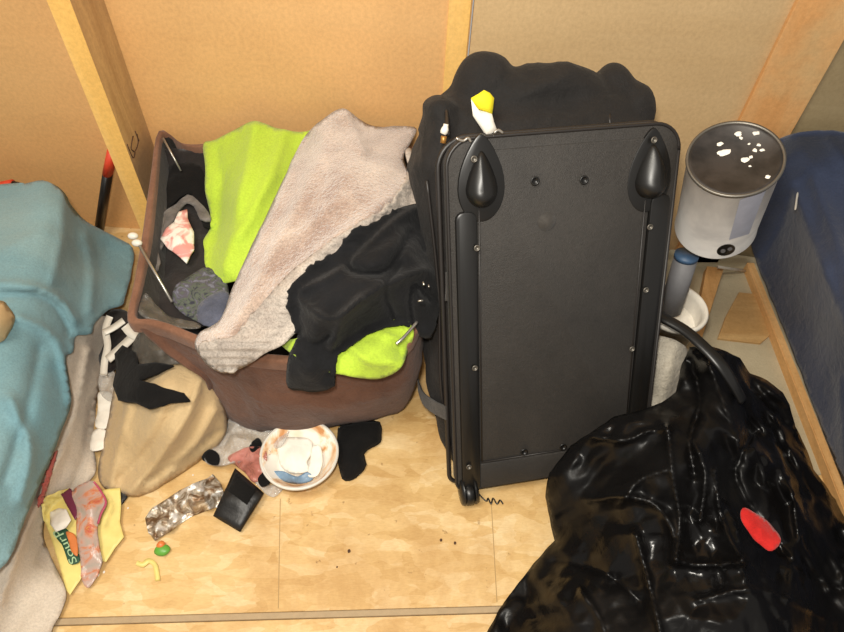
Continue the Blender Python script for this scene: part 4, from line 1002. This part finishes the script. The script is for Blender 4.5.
sock = C_('black_sock', [(338, 428, .02), (348, 423, .025), (365, 421, .025), (380, 422, .022), (382, 435, .02), (381, 442, .018), (372, 448, .018), (364, 454, .018), (367, 464, .018), (361, 474, .015), (350, 481, .012), (342, 479, .012), (338, 465, .018), (337, 448, .02)], [(355, 440, .035), (350, 462, .032), (370, 434, .032)], M['black_cl'],
    'black sock on the floor to the right of the bowl', 'sock', amp=.004, freq=24, seed=80, thick=.006, res=2.6, edge=.01, smooth_out=2)
# bowl
bowl = empty('foam_bowl', 'used round white foam bowl on the floor before the bin', 'bowl')
rc = atz(299.5, 454, .05); r_ = .0
r_ = float(np.linalg.norm(atz(338, 454, .05) - atz(261.5, 454, .05)) / 2)
lathe('bowl_body', [(r_ * .55, .003), (r_ * .6, 0), (r_ * .66, .004), (r_ * .97, .046), (r_ + .001, .048), (r_ + .001, .051), (r_ - .003, .052), (r_ * .93, .049), (r_ * .66, .012), (r_ * .55, .007), (.0002, .006)], M['bowl_in'], bowl, (rc[0], rc[1], 0.002), (0, 0, 1), 72)
lathe('rim', [(r_ * .955, .0505), (r_ * .97, .0535), (r_, .054), (r_ + .0025, .052), (r_ + .002, .048), (r_ * .97, .0465)], M['wplastic'], bowl, (rc[0], rc[1], 0.002), (0, 0, 1), 72)
base(bowl, Vector((rc[0], rc[1], 0)))
nap = C_('napkin', [(278, 440, .03), (300, 437, .035), (312, 441, .035), (311, 455, .03), (307, 462, .03), (309, 471, .025), (290, 473, .025), (281, 466, .025), (277, 452, .025)], [(292, 455, .042)], M['wpaper'],
    'white crumpled napkin inside the foam bowl', 'napkin', amp=.003, freq=30, seed=81, kind='lump', thick=.003, res=2.5)
C_('napkin', [(312, 447, .034), (320, 446, .034), (323, 460, .03), (318, 474, .026), (308, 476, .025), (310, 460, .03)], [], M['wpaper'], 'narrow white paper strip at the right inside the bowl', 'napkin', amp=.002, freq=30, seed=83, thick=.002, res=2.5)
C_('blue_wrapper', [(272, 472, .026), (282, 471, .03), (290, 474, .03), (298, 476, .03), (308, 472, .03), (313, 478, .022), (306, 483, .02), (292, 484, .018), (280, 479, .02)], [(293, 478, .036)], M['bluefilm'],
    'blue wrapper inside the front of the foam bowl', 'wrapper', amp=.003, freq=35, seed=82, kind='facet', over=[lay(nap)], gap=.003, thick=.0015, res=2.2)
# wire bit by the wheel
wi = tube('bent_wire', [atz(477, 492, .006), atz(486, 501, .004), atz(488, 498, .004), atz(491, 504, .004), atz(493, 498, .004), atz(497, 504, .004), atz(500, 500, .004), atz(503, 504, .004)], .0015, M['bplastic'], None, 6, 4)
tag(wi, 'short bent black wire on the floor beside the suitcase wheel', 'wire')
# crumbs
random.seed(11)
cr_ = None
for i, (px_, py_, s_) in enumerate([(349, 551, .0035), (441, 540, .003), (337, 567, .0018), (455, 543, .003), (160, 555, .002), (98, 575, .003), (104, 572, .0025), (201, 498, .003), (128, 508, .002), (193, 475, .002)]):
    o_ = pebble('crumb', px_, py_, s_ * .8, s_, s_ * .5, M['ink'] if i < 4 else M['wpaper'])
    tag(o_, 'dark brown crumb on the bare floor board' if i < 4 else 'pale crumb on the floor near the candy and wrappers', 'crumb', 'dark crumbs on the floor board' if i < 4 else 'pale crumbs near the wrappers')

for o_ in list(C.objects):
    if o_.parent is None and o_.type == 'MESH' and o_.get('kind') != 'structure' and o_.location.length == 0: center(o_)

# ================================================================ LIGHT AND CAMERA
w = bpy.data.worlds.new('world'); bpy.context.scene.world = w; w.use_nodes = True
w.node_tree.nodes['Background'].inputs[0].default_value = (1.0, .95, .88, 1); w.node_tree.nodes['Background'].inputs[1].default_value = .45
def area(name, loc, tgt, size, power, col):
    l = bpy.data.lights.new(name, 'AREA'); l.size = size; l.energy = power; l.color = col
    o = bpy.data.objects.new(name, l); C.objects.link(o); o.location = loc
    o.rotation_euler = (Vector(tgt) - Vector(loc)).to_track_quat('-Z', 'Y').to_euler(); return o
area('flash_light', (-.05, .02, 1.32), (-.05, .8, .2), .07, 15, (1, .95, .86))
area('ceiling_lamp', (-.6, .1, 2.3), (-.1, .9, 0), .6, 32, (1, .93, .80))
cam = bpy.data.cameras.new('camera'); co = bpy.data.objects.new('camera', cam); C.objects.link(co)
from mathutils import Matrix
mw = Matrix(((R[0], U[0], -F[0], CAM[0]), (R[1], U[1], -F[1], CAM[1]), (R[2], U[2], -F[2], CAM[2]), (0, 0, 0, 1)))
co.matrix_world = mw; cam.sensor_width = 36; cam.lens = f * 36 / 844; cam.clip_start = .01
bpy.context.scene.camera = co
vs_ = bpy.context.scene.view_settings
vs_.view_transform = 'Standard'; vs_.look = 'None'; vs_.gamma = 1; vs_.exposure = 0; vs_.use_curve_mapping = False
